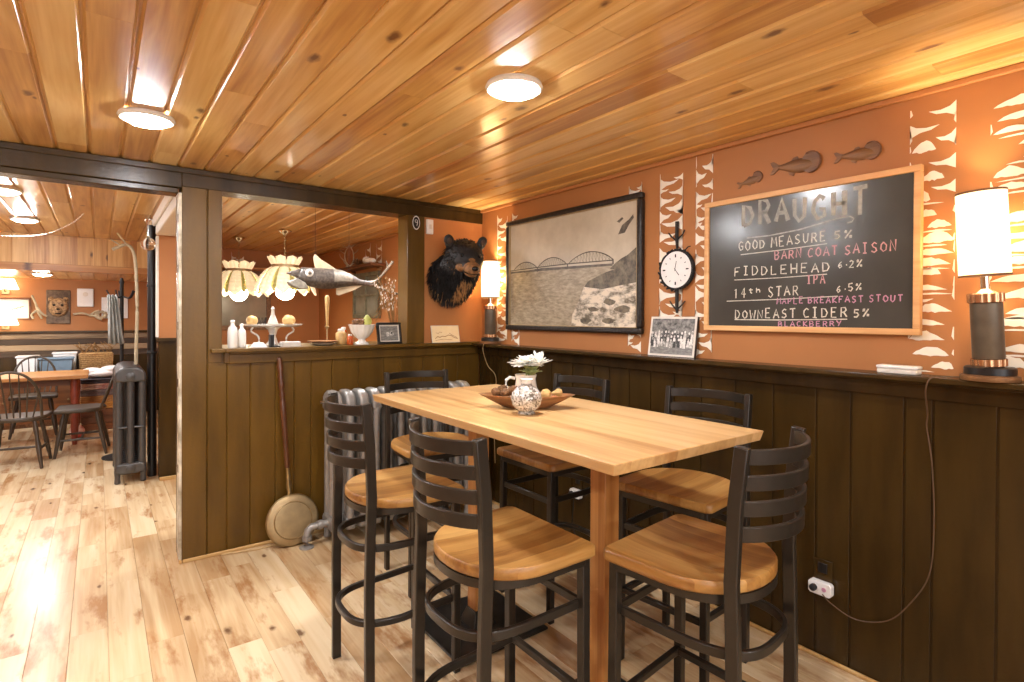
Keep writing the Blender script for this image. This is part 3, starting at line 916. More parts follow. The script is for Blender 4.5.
# ------------------------------------------------------------------ table lamps on the wainscot cap
def table_lamp(x, y, z, lean, label):
    r = tag(empty('table_lamp', (x, y, z)), label, 'lamp', 'cylinder table lamps')
    A_ = Matrix.Rotation(lean, 4, Vector((-math.sin(YAW), -math.cos(YAW), 0)))
    b = MB(); b.lathe([(.073, .0005), (.076, .005), (.076, .016), (.070, .020)], 36); b.build('foot', M['walnut'], r)
    b = MB(); b.lathe([(.066, .0205), (.066, .042), (.060, .046)], 36); b.build('plinth', M['black'], r)
    for prof in ([(.041, .0465), (.045, .049), (.045, .070), (.041, .072)], [(.041, .250), (.046, .253), (.046, .280), (.041, .283)]):
        b = MB(); b.lathe(prof, 60, A_, flute=20, fl_d=.035); b.build('fluted_collar', M['copper'], r)
    b = MB(); b.lathe([(.0405, .0725), (.0415, .074), (.0415, .2485), (.0405, .2495)], 36, A_); b.build('column', M['pewter'], r)
    b = MB(); b.lathe([(.03, .2832), (.012, .295), (.012, .345), (.016, .347), (.016, .375), (.010, .38)], 16, A_); b.build('socket', M['chrome'], r)
    b = MB(); b.ell(A_ @ Vector((0, 0, .42)), (.026, .026, .036), None, 14, 10); b.build('bulb', M['bulbglow'], r)
    T = A_ @ TR(0, 0, .335)
    b = MB(); b.lathe([(.066, .004), (.0645, .268)], 44, T, cap=False)
    s_ = b.build('lamp_shade', M['shade'], r); sm = s_.modifiers.new('t', 'SOLIDIFY'); sm.thickness = .0015
    for z0_, rr in ((.0, .0665), (.266, .0650)):
        b = MB(); b.lathe([(rr, z0_), (rr + .0012, z0_ + .003), (rr, z0_ + .007)], 44, T, cap=False); b.build('shade_trim', M['shadeband'], r)
    l = bpy.data.lights.new('bulb_light', 'POINT'); l.energy = SHADE_LAMP; l.color = (1, .80, .55); l.shadow_soft_size = .028
    lo = bpy.data.objects.new('bulb_light', l); col.objects.link(lo); lo.parent = r; lo.location = A_ @ Vector((0, 0, .475))
    return r
table_lamp(2.288, .487, 1.183, R(3.4), 'lit table lamp with white shade at the right photo edge, beside the chalkboard')
table_lamp(2.292, 3.315, 1.183, 0, 'lit table lamp with white shade in the corner beside the mounted bear head')

# ------------------------------------------------------------------ chalkboard with hand lettering
STROKES = {
 'A': [[(0, 0), (.45, 1), (.95, 0)], [(.18, .38), (.75, .38)]],
 'B': [[(.05, 0), (.05, 1), (.6, .95), (.75, .75), (.55, .53), (.05, .5)], [(.55, .53), (.85, .3), (.6, .03), (.05, 0)]],
 'C': [[(.85, .85), (.5, 1), (.12, .75), (.05, .4), (.3, .03), (.85, .12)]],
 'D': [[(.05, 0), (.05, 1), (.6, .88), (.85, .5), (.6, .1), (.05, 0)]],
 'E': [[(.8, 1), (.08, 1), (.08, 0), (.85, 0)], [(.08, .52), (.65, .52)]],
 'F': [[(.85, 1), (.08, 1), (.08, 0)], [(.08, .52), (.6, .52)]],
 'G': [[(.85, .85), (.5, 1), (.12, .75), (.05, .4), (.35, .03), (.85, .12), (.85, .45), (.5, .45)]],
 'H': [[(.08, 0), (.08, 1)], [(.85, 0), (.85, 1)], [(.08, .5), (.85, .5)]],
 'I': [[(.4, 0), (.4, 1)], [(.1, 1), (.7, 1)], [(.1, 0), (.7, 0)]],
 'K': [[(.08, 0), (.08, 1)], [(.85, 1), (.1, .45), (.9, 0)]],
 'L': [[(.1, 1), (.1, 0), (.8, 0)]],
 'M': [[(.0, 0), (.15, 1), (.5, .3), (.85, 1), (1, 0)]],
 'N': [[(.05, 0), (.08, 1), (.85, 0), (.85, 1)]],
 'O': [[(.45, 1), (.1, .75), (.05, .35), (.4, 0), (.8, .2), (.88, .65), (.45, 1)]],
 'P': [[(.08, 0), (.08, 1), (.65, .95), (.8, .72), (.6, .48), (.08, .45)]],
 'R': [[(.08, 0), (.08, 1), (.65, .95), (.8, .74), (.6, .52), (.08, .48)], [(.4, .5), (.88, 0)]],
 'S': [[(.8, .88), (.45, 1), (.12, .8), (.25, .58), (.65, .42), (.8, .2), (.45, 0), (.05, .12)]],
 'T': [[(.0, 1), (.9, 1)], [(.45, 1), (.45, 0)]],
 'U': [[(.05, 1), (.08, .25), (.4, 0), (.78, .2), (.85, 1)]],
 'W': [[(0, 1), (.2, 0), (.48, .65), (.75, 0), (1, 1)]],
 'Y': [[(0, 1), (.42, .5)], [(.88, 1), (.3, 0)]],
 '1': [[(.2, .8), (.42, 1), (.42, 0)]],
 '2': [[(.1, .8), (.4, 1), (.75, .8), (.65, .5), (.05, 0), (.85, 0)]],
 '4': [[(.55, 0), (.6, 1), (.05, .35), (.85, .35)]],
 '5': [[(.8, 1), (.2, 1), (.15, .58), (.55, .6), (.8, .32), (.5, 0), (.08, .1)]],
 '6': [[(.7, .95), (.3, .7), (.08, .3), (.35, 0), (.72, .2), (.6, .48), (.12, .3)]],
 '%': [[(.1, .95), (.28, .95), (.28, .7), (.1, .7), (.1, .95)], [(.9, 1), (.1, 0)], [(.72, .3), (.9, .3), (.9, .05), (.72, .05), (.72, .3)]],
 '.': [[(.35, .3), (.5, .32), (.48, .42), (.35, .4)]],
 't': [[(.4, 1), (.4, .1), (.7, .0)], [(.1, .7), (.75, .7)]],
 'h': [[(.1, 1), (.1, 0)], [(.1, .5), (.5, .65), (.7, .4), (.7, 0)]],
}
BX = 2.3455                                     # face of the slate
rgc = random.Random(12)
def stroke(b, pts, w, x=None):
    """flat chalk line on the board (points are wall y, z)"""
    x = BX - .0006 if x is None else x
    pts = [Vector((p[0], p[1])) for p in pts]
    L, Rr = [], []
    for i, p in enumerate(pts):
        t = pts[min(i + 1, len(pts) - 1)] - pts[max(i - 1, 0)]
        if t.length < 1e-6: t = Vector((1, 0))
        t.normalize(); nrm = Vector((-t.y, t.x)) * w * .5 * rgc.uniform(.8, 1.2)
        L.append(p + nrm); Rr.append(p - nrm)
    for i in range(len(pts) - 1):
        b.face([(x, L[i].x, L[i].y), (x, L[i + 1].x, L[i + 1].y), (x, Rr[i + 1].x, Rr[i + 1].y), (x, Rr[i].x, Rr[i].y)])
def chalk(b, text, p0, p1, h, w, wob=.07, gap=.28, sup=()):
    n = sum(.55 if c in ' .' else 1 for c in text)
    tot = n - gap * .6
    u = 0
    d = Vector((p1[0] - p0[0], p1[1] - p0[1]))
    cw = 1 / tot
    for i, c in enumerate(text):
        wd = .55 if c in ' .' else 1
        if c != ' ':
            k = .5 if i in sup else 1; lift = h * .5 if i in sup else 0
            hh = h * rgc.uniform(.92, 1.08) * k
            dz = rgc.uniform(-.05, .05) * h
            for s_ in STROKES[c]:
                pts = []
                for a, (sx, sz) in enumerate(s_):
                    sx += rgc.uniform(-wob, wob) * .5; sz += rgc.uniform(-wob, wob) * .5
                    uu = (u + sx * (wd - gap * (1 if wd == 1 else .5))) * cw
                    pts.append((p0[0] + d.x * uu, p0[1] + d.y * uu + dz + lift + sz * hh))
                stroke(b, pts, w)
        u += wd
cb = tag(empty('chalkboard', (XR, 1.128, 1.627)), 'black chalkboard menu in a pine frame listing draught drinks', 'chalkboard')
y0c, y1c, z0c, z1c = .690, 1.567, 1.321, 1.933
b = MB(); b.box(BX, XR - .002, y0c + .012, y1c - .012, z0c + .012, z1c - .012); b.build('slate', M['slate'], cb, world=True, smooth=0)
b = MB()
fw_ = .024
def frame_ring(b, x0, x1, ya, yb, za, zb, w, mid=None):
    for (a0, a1, c0, c1) in ((ya, yb, za, za + w), (ya, yb, zb - w, zb), (ya, ya + w, za + w + .0003, zb - w - .0003), (yb - w, yb, za + w + .0003, zb - w - .0003)):
        b.box(x0, x1, a0, a1, c0, c1)
frame_ring(b, 2.336, XR - .003, y0c, y1c, z0c, z1c, fw_)
b.build('frame', M['lightpine'], cb, world=True, bevel=.003)
b = MB()
W = .0052
chalk(b, 'GOOD MEASURE', (1.392, 1.688), (1.009, 1.695), .041, W)
chalk(b, '5%', (.984, 1.696), (.913, 1.694), .030, W)
chalk(b, 'FIDDLEHEAD', (1.412, 1.574), (.991, 1.569), .039, W)
chalk(b, '6.2%', (.968, 1.580), (.878, 1.581), .027, W * .85)
chalk(b, '14th STAR', (1.414, 1.471), (1.115, 1.478), .042, W, sup=(2, 3))
chalk(b, '6.5%', (.973, 1.484), (.880, 1.491), .027, W * .85)
chalk(b, 'DOWNEAST CIDER', (1.407, 1.378), (.927, 1.385), .039, W)
chalk(b, '5%', (.910, 1.387), (.852, 1.389), .028, W)
for p in (((1.382, 1.670), (1.2, 1.674), (1.009, 1.682)), ((1.412, 1.556), (1.2, 1.555), (1.008, 1.559)), ((1.45, 1.459), (1.2, 1.462), (.967, 1.469)), ((1.41, 1.3735), (1.2, 1.373), (.932, 1.378))):
    stroke(b, p, W * .7)
b.build('white_lettering', M['chalk'], cb, world=True, smooth=0)
b = MB()
chalk(b, 'BARN COAT SAISON', (1.224, 1.635), (.763, 1.632), .038, W)
chalk(b, 'IPA', (1.087, 1.525), (1.012, 1.524), .036, W)
b.build('pink_lettering', M['chalkpink'], cb, world=True, smooth=0)
b = MB()
chalk(b, 'MAPLE BREAKFAST STOUT', (1.212, 1.442), (.742, 1.445), .025, W * .85)
chalk(b, 'BLACKBERRY', (1.205, 1.345), (.949, 1.350), .021, W * .85)
b.build('lilac_lettering', M['chalklilac'], cb, world=True, smooth=0)
b = MB()
chalk(b, 'DRAUGHT', (1.372, 1.800), (.852, 1.782), .098, .017, wob=.04)
stroke(b, ((1.353, 1.743), (1.25, 1.742), (1.12, 1.752), (1.03, 1.768), (.975, 1.778), (.925, 1.780), (.912, 1.770), (.918, 1.758), (.935, 1.756)), .006)
b.build('heading', M['chalkgrey'], cb, world=True, smooth=0)

# ------------------------------------------------------------------ big framed bridge photograph
pic = tag(empty('framed_picture', (XR, 2.56, 1.68)), 'large sepia bridge photograph in a dark carved frame on the orange wall', 'picture')
py0, py1, pz0, pz1 = 1.947, 3.182, 1.290, 2.060
b = MB(); frame_ring(b, 2.328, XR - .002, py0, py1, pz0, pz1, .034)
b.build('frame', M['frameblack'], pic, world=True, bevel=.010, seg=3)
b = MB(); frame_ring(b, 2.334, 2.352, py0 + .031, py1 - .031, pz0 + .031, pz1 - .031, .006)
b.build('inner_edge', M['brassdark'], pic, world=True)
def photo_mat(name, lo, hi, sc_, stretch=(1, 1, 1), thr=(.35, .65)):
    mt, nt, bs = newmat(name)
    tc = nd(nt, 'ShaderNodeTexCoord'); mp = nd(nt, 'ShaderNodeMapping'); mp.inputs['Scale'].default_value = stretch
    lk(nt, tc.outputs['Object'], mp.inputs['Vector'])
    no = nd(nt, 'ShaderNodeTexNoise', Scale=sc_, Detail=6.0, Roughness=.65); lk(nt, mp.outputs[0], no.inputs['Vector'])
    lk(nt, ramp(nt, no.outputs['Fac'], [(thr[0], lin(lo)), (thr[1], lin(hi))]), bs.inputs['Base Color'])
    bs.inputs['Roughness'].default_value = .35
    return mt
ph_sky = photo_mat('print_sky', (184, 172, 148), (214, 204, 182), 2.5)
ph_water = photo_mat('print_water', (132, 120, 98), (184, 170, 144), 22, (1, 1, 3.5))
ph_dark = photo_mat('print_dark', (70, 64, 54), (116, 106, 92), 30)
ph_shrub = photo_mat('print_shrub', (64, 58, 46), (128, 116, 94), 26)
ph_rock = photo_mat('print_rock', (104, 94, 76), (226, 214, 192), 13, (1, 1, 2), (.38, .56))
ph_line = plain('print_bridge_line', (84, 76, 64), .4)
b = MB()
X = 2.350
def poly(pts, mi, lay): b.mi = mi; b.face([(X - lay * .0004, p[0], p[1]) for p in pts])
ya, yb, za, zb = py0 + .036, py1 - .036, pz0 + .036, pz1 - .036
b.mi = 0; b.box(X, XR - .004, ya, yb, za, zb)
poly([(yb, za), (yb, 1.690), (2.9, 1.688), (2.5, 1.682), (ya, 1.672), (ya, za)], 1, 1)
poly([(yb, 1.688), (yb, 1.702), (2.95, 1.700), (2.8, 1.706), (2.6, 1.700), (2.4, 1.696), (2.17, 1.690), (2.17, 1.676), (2.5, 1.682), (2.9, 1.688)], 2, 2)
poly([(2.19, 1.660), (2.15, 1.690), (2.10, 1.715), (2.06, 1.728), (2.02, 1.752), (ya, 1.775), (ya, 1.640), (2.1, 1.645)], 3, 3)
poly([(2.512, za), (2.500, 1.40), (2.463, 1.45), (2.42, 1.53), (2.40, 1.570), (2.34, 1.600), (2.21, 1.640), (2.1, 1.655), (ya, 1.660), (ya, za)], 4, 4)
poly([(2.40, 1.565), (2.36, 1.600), (2.21, 1.645), (2.1, 1.662), (ya, 1.668), (ya, 1.575), (2.12, 1.560), (2.25, 1.545)], 3, 5)
for (p, q, rr_) in ((2.20, 1.47, .05), (2.09, 1.43, .06), (2.32, 1.43, .04), (2.38, 1.36, .05), (2.20, 1.36, .05)):
    poly([(p + rr_ * math.cos(a) * rgc.uniform(.7, 1.3), q + rr_ * .35 * math.sin(a) * rgc.uniform(.6, 1.3)) for a in [2 * PI * k / 11 for k in range(11)]], 3, 6)
poly([(2.13, 1.85), (2.10, 1.90), (2.05, 1.925), (2.02, 1.95), (2.015, 1.93), (2.05, 1.895), (2.08, 1.855)], 2, 3)
poly([(2.14, 1.925), (2.10, 1.945), (2.09, 1.935), (2.12, 1.915)], 2, 3)
b.mi = 5
Xl = X - .0028
stroke(b, ((yb, 1.708), (2.841, 1.713), (2.549, 1.715), (2.163, 1.708)), .006, Xl)
for (c0, c1, hh) in ((3.10, 2.848, .045), (2.838, 2.554, .054), (2.540, 2.166, .060)):
    top = [(c0 + (c1 - c0) * i / 14, 1.713 + hh * math.sin(PI * i / 14) ** .8) for i in range(15)]
    stroke(b, top, .0055, Xl)
    for i in range(1, 14):
        stroke(b, (top[i], (top[i][0], 1.713)), .0022, Xl)
        if i < 13: stroke(b, (top[i], (top[i + 1][0], 1.713)), .0016, Xl)
for yy in (2.843, 2.547, 2.165): stroke(b, ((yy, 1.715), (yy, 1.684)), .010, Xl)
b.build('print', [ph_sky, ph_water, ph_dark, ph_shrub, ph_rock, ph_line], pic, world=True, smooth=0)

# ------------------------------------------------------------------ twig clock
ck = tag(empty('wall_clock', (XR, 1.734, 1.625)), 'round white wall clock framed in dark twigs with branch tips above and below', 'clock')
Tc = TR(XR, 1.734, 1.625) @ Matrix.Rotation(-PI / 2, 4, 'Y')      # local z -> -x
b = MB(); b.lathe([(.094, .004), (.094, .022), (.06, .024), (.002, .0245)], 40, Tc); b.build('face', M['white'], ck, world=True)
b = MB()
for k in range(26):
    a = 2 * PI * k / 26; rr = .099
    c = Vector((XR - .018 - .006 * (k % 2), 1.734 + rr * math.cos(a), 1.625 + rr * math.sin(a)))
    tdir = Vector((0, -math.sin(a), math.cos(a))); rad_ = Vector((0, math.cos(a), math.sin(a)))
    b.tube([c - tdir * .020 + rad_ * rgc.uniform(-.005, .006), c, c + tdir * .018 + rad_ * rgc.uniform(-.004, .010)], .0050, 6, up=(1, 0, 0))
b.lathe([(.093, .003), (.093, .026), (.101, .024), (.102, .003)], 40, Tc, cap=False)
b.build('twig_rim', M['blackmatte'], ck, world=True)
b = MB()
for pts, r_ in ((((1.734, 1.870), (1.736, 1.80), (1.733, 1.735)), .009), (((1.735, 1.770), (1.772, 1.800), (1.786, 1.818)), .004), (((1.735, 1.775), (1.700, 1.802), (1.688, 1.823)), .004),
                (((1.732, 1.53), (1.733, 1.45), (1.731, 1.404)), .009), (((1.732, 1.418), (1.76, 1.445), (1.776, 1.466)), .004), (((1.732, 1.420), (1.70, 1.448), (1.684, 1.464)), .004),
                (((1.69, 1.715), (1.67, 1.735), (1.655, 1.737)), .003)):
    b.tube([(XR - .014, y, z) for y, z in pts], r_, 7, up=(1, 0, 0), scales=[1.1, 1, .75])
b.build('branch', M['blackmatte'], ck, world=True)
b = MB()
xx = XR - .0262
for k in range(12):
    a = 2 * PI * k / 12; l = .016 if k % 3 == 0 else .008
    stroke(b, ((1.734 + .062 * math.cos(a), 1.625 + .062 * math.sin(a)), (1.734 + (.062 + l) * math.cos(a), 1.625 + (.062 + l) * math.sin(a))), .007 if k % 3 == 0 else .004, xx)
b.build('hour_marks', M['blackmatte'], ck, world=True, smooth=0)
b = MB()
stroke(b, ((1.740, 1.632), (1.725, 1.612), (1.712, 1.596)), .004, xx - .001); stroke(b, ((1.738, 1.618), (1.734, 1.64), (1.728, 1.668)), .003, xx - .001)
b.build('hands', M['black'], ck, world=True, smooth=0)

# ------------------------------------------------------------------ small photograph leaning behind the table
def leaning_print(name, w, h, t, loc, yaw_, lean, border, mats, draw, label, cat, edge):
    """upright board in its own x-z plane, facing -y"""
    r = tag(empty(name, loc, yaw_), label, cat)
    T = Matrix.Rotation(-lean, 4, 'X')
    b = MB(); b.box(-w / 2, w / 2, 0, t, 0.0005, h, T); b.build('board', edge, r, bevel=.0015)
    b = MB(); b.box(-w / 2 + .001, w / 2 - .001, -.0015, -.0003, .002, h - .001, T); b.build('border', mats[0], r, smooth=0)
    b = MB()
    draw(b, T, w, h, border)
    b.build('print', mats[1:], r, smooth=0)
    return r
def ppoly(b, T, pts, mi, lay): b.mi = mi; b.face([T @ Vector((x, -.0017 - lay * .0003, z)) for x, z in pts])
ph_w = photo_mat('print_people', (120, 116, 108), (226, 222, 214), 60, (1, 1, .6), (.4, .55))
ph_k = photo_mat('print_people_dark', (24, 23, 22), (70, 68, 64), 60)
ph_trees = photo_mat('print_trees', (40, 39, 37), (150, 147, 140), 38, (1, 1, 1))
ph_grass = photo_mat('print_grass', (96, 94, 90), (150, 147, 140), 40, (1, 1, 4))
def group_draw(b, T, w, h, bd):
    a, c = w / 2 - bd, h - bd
    ppoly(b, T, [(-a, bd), (a, bd), (a, c), (-a, c)], 0, 0)
    ppoly(b, T, [(-a, bd), (a, bd), (a, h * .30), (-a, h * .30)], 1, 1)
    rg = random.Random(4)
    for row in range(3):
        for k in range(13):
            x = -a * .93 + 2 * a * .93 * k / 12 + rg.uniform(-.004, .004); z = h * (.23 + .09 * (2 - row)) + rg.uniform(-.004, .004)
            mi = rg.choice((2, 2, 3, 3, 2)); ww = .0085
            body = [(x - ww, z), (x + ww, z), (x + ww * .8, z + .032), (x - ww * .8, z + .032)]
            ppoly(b, T, body, mi, 2 + row); hd = [(x + .0055 * math.cos(t), z + .039 + .007 * math.sin(t)) for t in [2 * PI * q / 8 for q in range(8)]]
            ppoly(b, T, hd, 2, 3 + row)
leaning_print('photograph', .272, .206, .018, (2.312, 1.742, 1.183), R(-90) + R(3), R(9), .012, [M['paper'], ph_trees, ph_grass, ph_w, ph_k], group_draw,
              'small black and white group photograph leaning on the wall below the clock', 'photograph', M['black'])

# ------------------------------------------------------------------ three carved fish over the chalkboard
def fish(y, z, L, roll_, label):
    """carved fish plaque on the right wall: fork tail to the left, big rounded fan to the right"""
    r = tag(empty('carved_fish', (XR, y, z)), label, 'carving', 'carved wooden fish above the chalkboard')
    T = Matrix.Rotation(-PI / 2, 4, 'Z') @ Matrix.Rotation(-roll_, 4, 'Y') @ Matrix.Diagonal((L, L, L, 1))   # local x -> right in view (-y), local y -> out... 
    # local frame: x along the fish to the right, z up, y into the wall
    b = MB()
    secs = [(-.34, .035), (-.22, .07), (-.05, .125), (.12, .145), (.28, .11), (.38, .04)]
    rings = []
    for x, hh in secs:
        rings.append([b.bm.verts.new(T @ Vector((x, -.055 - .06 * math.cos(a) * (hh / .145) ** .5 + .03, hh * math.sin(a) - .02 * (1 - abs(x))))) for a in [2 * PI * k / 14 for k in range(14)]])
    fs = [b.bm.faces.new(rings[0][::-1]), b.bm.faces.new(rings[-1])]
    for p, q in zip(rings, rings[1:]):
        for i in range(14): fs.append(b.bm.faces.new((p[i], p[(i + 1) % 14], q[(i + 1) % 14], q[i])))
    b._tag(fs)
    b.build('body', M['walnut'], r, smooth=60)
    Tm = T @ Matrix(((1, 0, 0, 0), (0, 0, 1, 0), (0, 1, 0, 0), (0, 0, 0, 1)))
    b = MB(); b.prism([(-.30, -.02), (-.42, -.14), (-.50, -.15), (-.44, -.03), (-.52, .09), (-.46, .11), (-.36, .05), (-.28, .03)], -.045, -.012, Tm)
    b.build('tail', M['walnut'], r, smooth=0)
    b = MB()
    fan = [(.10, .06)] + [(.30 + .20 * math.cos(R(a)), .03 + .21 * math.sin(R(a))) for a in range(120, -91, -15)] + [(.16, -.12)]
    b.prism(fan, -.06, -.008, Tm)
    b.build('fan', M['walnut'], r, smooth=0)
    b = MB(); pth = [T @ Vector((.30 + .19 * math.cos(R(a)), -.062, .03 + .20 * math.sin(R(a)))) for a in range(120, -91, -15)]
    b.tube(pth, .016 * L, 6, up=(1, 0, 0)); b.build('fan_rim', M['crate'], r)
    for fp in ([(-.15, -.08), (.02, -.12), (-.02, -.21), (-.10, -.18)], [(-.1, .08), (.06, .11), (.02, .17), (-.06, .15)]):
        b = MB(); b.prism(fp, -.03, -.008, Tm); b.build('fin', M['walnut'], r, smooth=0)
fish(1.350, 2.005, .122, R(10), 'smallest carved wooden fish, leftmost above the chalkboard')
fish(1.146, 2.030, .212, R(-6), 'largest carved wooden fish, middle of three above the chalkboard')
fish(.908, 2.022, .166, R(-4), 'carved wooden fish, rightmost of three above the chalkboard')

# ------------------------------------------------------------------ eraser, outlets and cords on the right wall
er = tag(empty('chalk_eraser', (2.30, .742, 1.183)), 'white-topped chalk eraser lying on the wall cap below the chalkboard corner', 'eraser')
b = MB(); b.box(-.026, .026, -.062, .062, .0005, .018); b.build('felt', M['paper'], er, bevel=.004)
b = MB(); b.box(-.028, .028, -.064, .064, .0185, .030); b.build('back', M['white'], er, bevel=.004)

def outlet(y, z, label, plate=True):
    r = tag(empty('wall_outlet', (2.345, y, z)), label, 'outlet', 'outlets on the dark wainscot')
    b = MB(); b.box(-.006, -.0015, -.036, .036, -.01, .105); b.build('cover_plate', M['olivedark'], r, bevel=.002)
    b = MB(); b.box(-.010, -.0062, -.018, .018, .052, .092); b.build('receptacle', M['black'], r, bevel=.003)
    b = MB(); b.prism([(-.044, -.022), (-.036, -.030), (.036, -.030), (.044, -.022), (.044, .014), (.036, .022), (-.036, .022), (-.044, .014)], .0064, .036, Matrix(((0, 0, -1, 0), (1, 0, 0, 0), (0, 1, 0, 0), (0, 0, 0, 1))))
    b.build('adapter', M['white'], r, bevel=.003)
    b = MB(); b.lathe([(.013, .036), (.013, .052), (.006, .060)], 14, Matrix(((0, 0, -1, 0), (1, 0, 0, .020), (0, 1, 0, -.003), (0, 0, 0, 1))))
    b.build('plug', M['blackmatte'], r)
    b = MB(); b.lathe([(.0085, .036), (.0085, .039)], 14, Matrix(((0, 0, -1, 0), (1, 0, 0, -.018), (0, 1, 0, -.002), (0, 0, 0, 1))))
    b.build('night_glow', M['chalklilac'], r)
    return r
outlet(1.012, .300, 'white adapter in the dark outlet below the chalkboard, cord running right')
outlet(2.434, .310, 'white adapter in the outlet seen beneath the table between the stools')
def smooth_path(pts, n=6):
    P = [Vector(p) for p in pts]; out = []
    for i in range(len(P) - 1):
        p0, p1, p2, p3 = P[max(i - 1, 0)], P[i], P[i + 1], P[min(i + 2, len(P) - 1)]
        for k in range(n):
            t_ = k / n
            out.append(.5 * ((2 * p1) + (p2 - p0) * t_ + (2 * p0 - 5 * p1 + 4 * p2 - p3) * t_ ** 2 + (3 * p1 - p0 - 3 * p2 + p3) * t_ ** 3))
    return out + [P[-1]]
b = MB()
b.tube(smooth_path([(2.265, .555, 1.190), (2.235, .59, 1.190), (2.226, .625, 1.183), (2.226, .640, 1.14), (2.30, .655, 1.05), (2.338, .668, 1.0), (2.338, .658, .93), (2.338, .65, .85), (2.339, .644, .669), (2.339, .656, .481),
                    (2.336, .715, .349), (2.332, .784, .26), (2.326, .885, .223), (2.306, .962, .255), (2.290, .992, .288)]), .0023, 6, up=(1, .3, .2))
tag(b.build('lamp_cord', M['cord']), 'brown lamp cord hanging down the wainscot to the outlet', 'cord')
b = MB()
b.tube(smooth_path([(2.283, 2.414, .302), (2.29, 2.42, .24), (2.31, 2.45, .12), (2.32, 2.40, .03), (2.31, 2.2, .006), (2.25, 2.0, .0045), (2.31, 1.8, .0045)]), .003, 6, up=(1, .3, .2))
tag(b.build('power_cord', M['blackmatte']), 'black cord dropping from the outlet beneath the table', 'cord')
b = MB()
b.tube(smooth_path([(2.225, 3.28, 1.192), (2.224, 3.30, 1.180), (2.227, 3.31, 1.13), (2.29, 3.34, 1.02), (2.335, 3.30, .93), (2.338, 3.33, .7), (2.338, 3.31, .3)]), .0026, 6, up=(1, .3, .2))
tag(b.build('lamp_cord', M['cordlight']), 'tan lamp cord hanging in the room corner below the corner lamp', 'cord')
b = MB()
b.tube(smooth_path([(.56, 3.50, .012), (.62, 3.495, .010), (.75, 3.475, .006), (.9, 3.48, .006), (1.05, 3.50, .006), (1.3, 3.50, .006)]), .005, 6)
tag(b.build('floor_cable', M['cordlight']), 'tan cable along the base of the half wall behind the bed warmer', 'cord')

# ------------------------------------------------------------------ mounted bear head
def blob_mesh(name, ells, mat, parent, voxel=.010, smooth_it=6):
    """several ellipsoids fused into one skin"""
    b = MB()
    for c, r_, T in ells: b.ell(c, r_, T, 24, 16)
    o = b.build(name, mat, parent, smooth=0)
    rm = o.modifiers.new('r', 'REMESH'); rm.mode = 'VOXEL'; rm.voxel_size = voxel
    s1 = o.modifiers.new('s', 'SMOOTH'); s1.iterations = smooth_it; s1.factor = .5
    dg = bpy.context.evaluated_depsgraph_get(); dg.update()
    me = bpy.data.meshes.new_from_object(o.evaluated_get(dg))
    o.modifiers.clear(); old = o.data; o.data = me; bpy.data.meshes.remove(old)
    me.polygons.foreach_set('use_smooth', [True] * len(me.polygons))
    return o
bear = tag(empty('bear_head', (2.065, YP, 1.66)), 'mounted black bear head with tan muzzle on the orange wall by the corner', 'mounted animal head')
yaw_b = R(-13)
HS = 1.16                                    # head turned a little toward the doorway
Fb = Vector((math.sin(yaw_b), -math.cos(yaw_b), -.36)).normalized()
Sb = Vector((math.cos(yaw_b), math.sin(yaw_b), 0))
Ub = Sb.cross(Fb).normalized() * (1 if Sb.cross(Fb).z > 0 else -1)
Hc = Vector((-.005, -.235, .150))
TB = Matrix((Sb, Fb, Ub)).transposed()             # local x side, y forward, z up
def hp(s, f, u): return Hc + (Sb * s + Fb * f + Ub * u) * HS
ID = None
ells = [(Vector((0, -.03, .0)), (.168, .06, .178), ID), (Vector((0, -.09, .025)), (.158, .11, .165), ID), (Vector((0, -.16, .075)), (.135, .12, .14), ID),
        (Hc, (.130, .140, .115), TB), (hp(0, .07, -.01), (.105, .085, .088), TB), (hp(.062, .02, -.028), (.055, .07, .060), TB), (hp(-.062, .02, -.028), (.055, .07, .060), TB),
        (hp(0, .12, -.035), (.066, .08, .058), TB), (hp(0, .05, .045), (.070, .07, .05), TB)]
head = blob_mesh('head', ells, M['furblack'], bear, .011, 5)
muz = blob_mesh('muzzle', [(hp(0, .135, -.035), (.060, .080, .050), TB), (hp(0, .175, -.036), (.047, .052, .042), TB), (hp(0, .145, -.068), (.042, .062, .025), TB), (hp(0, .095, -.008), (.052, .075, .045), TB), (hp(.045, .09, -.04), (.04, .06, .04), TB), (hp(-.045, .09, -.04), (.04, .06, .04), TB)], M['furtan'], bear, .006, 4)
b = MB(); b.ell(hp(0, .216, -.022), (.025, .016, .018), TB, 14, 10); b.build('nose', M['nose'], bear, smooth=60)
for s in (-1, 1):
    b = MB(); b.ell(hp(s * .056, .118, .030), (.012, .010, .012), TB, 12, 8); b.build('eye', M['nose'], bear, smooth=60)
    e = blob_mesh('ear', [(hp(s * .106, -.005, .090), (.036, .018, .042), TB @ Matrix.Rotation(s * .35, 3, 'Y')), (hp(s * .094, -.008, .064), (.038, .026, .030), TB)], M['furblack'], bear, .006, 3)
    b = MB(); b.ell(hp(s * .107, .011, .090), (.019, .006, .023), TB, 12, 8); b.build('inner_ear', M['furbrown'], e, smooth=60)
b = MB(); b.tube([hp(-.044, .16, -.058), hp(-.03, .195, -.06), hp(0, .216, -.056), hp(.03, .195, -.06), hp(.044, .16, -.058)], .0035, 6); b.build('mouth', M['nose'], bear)
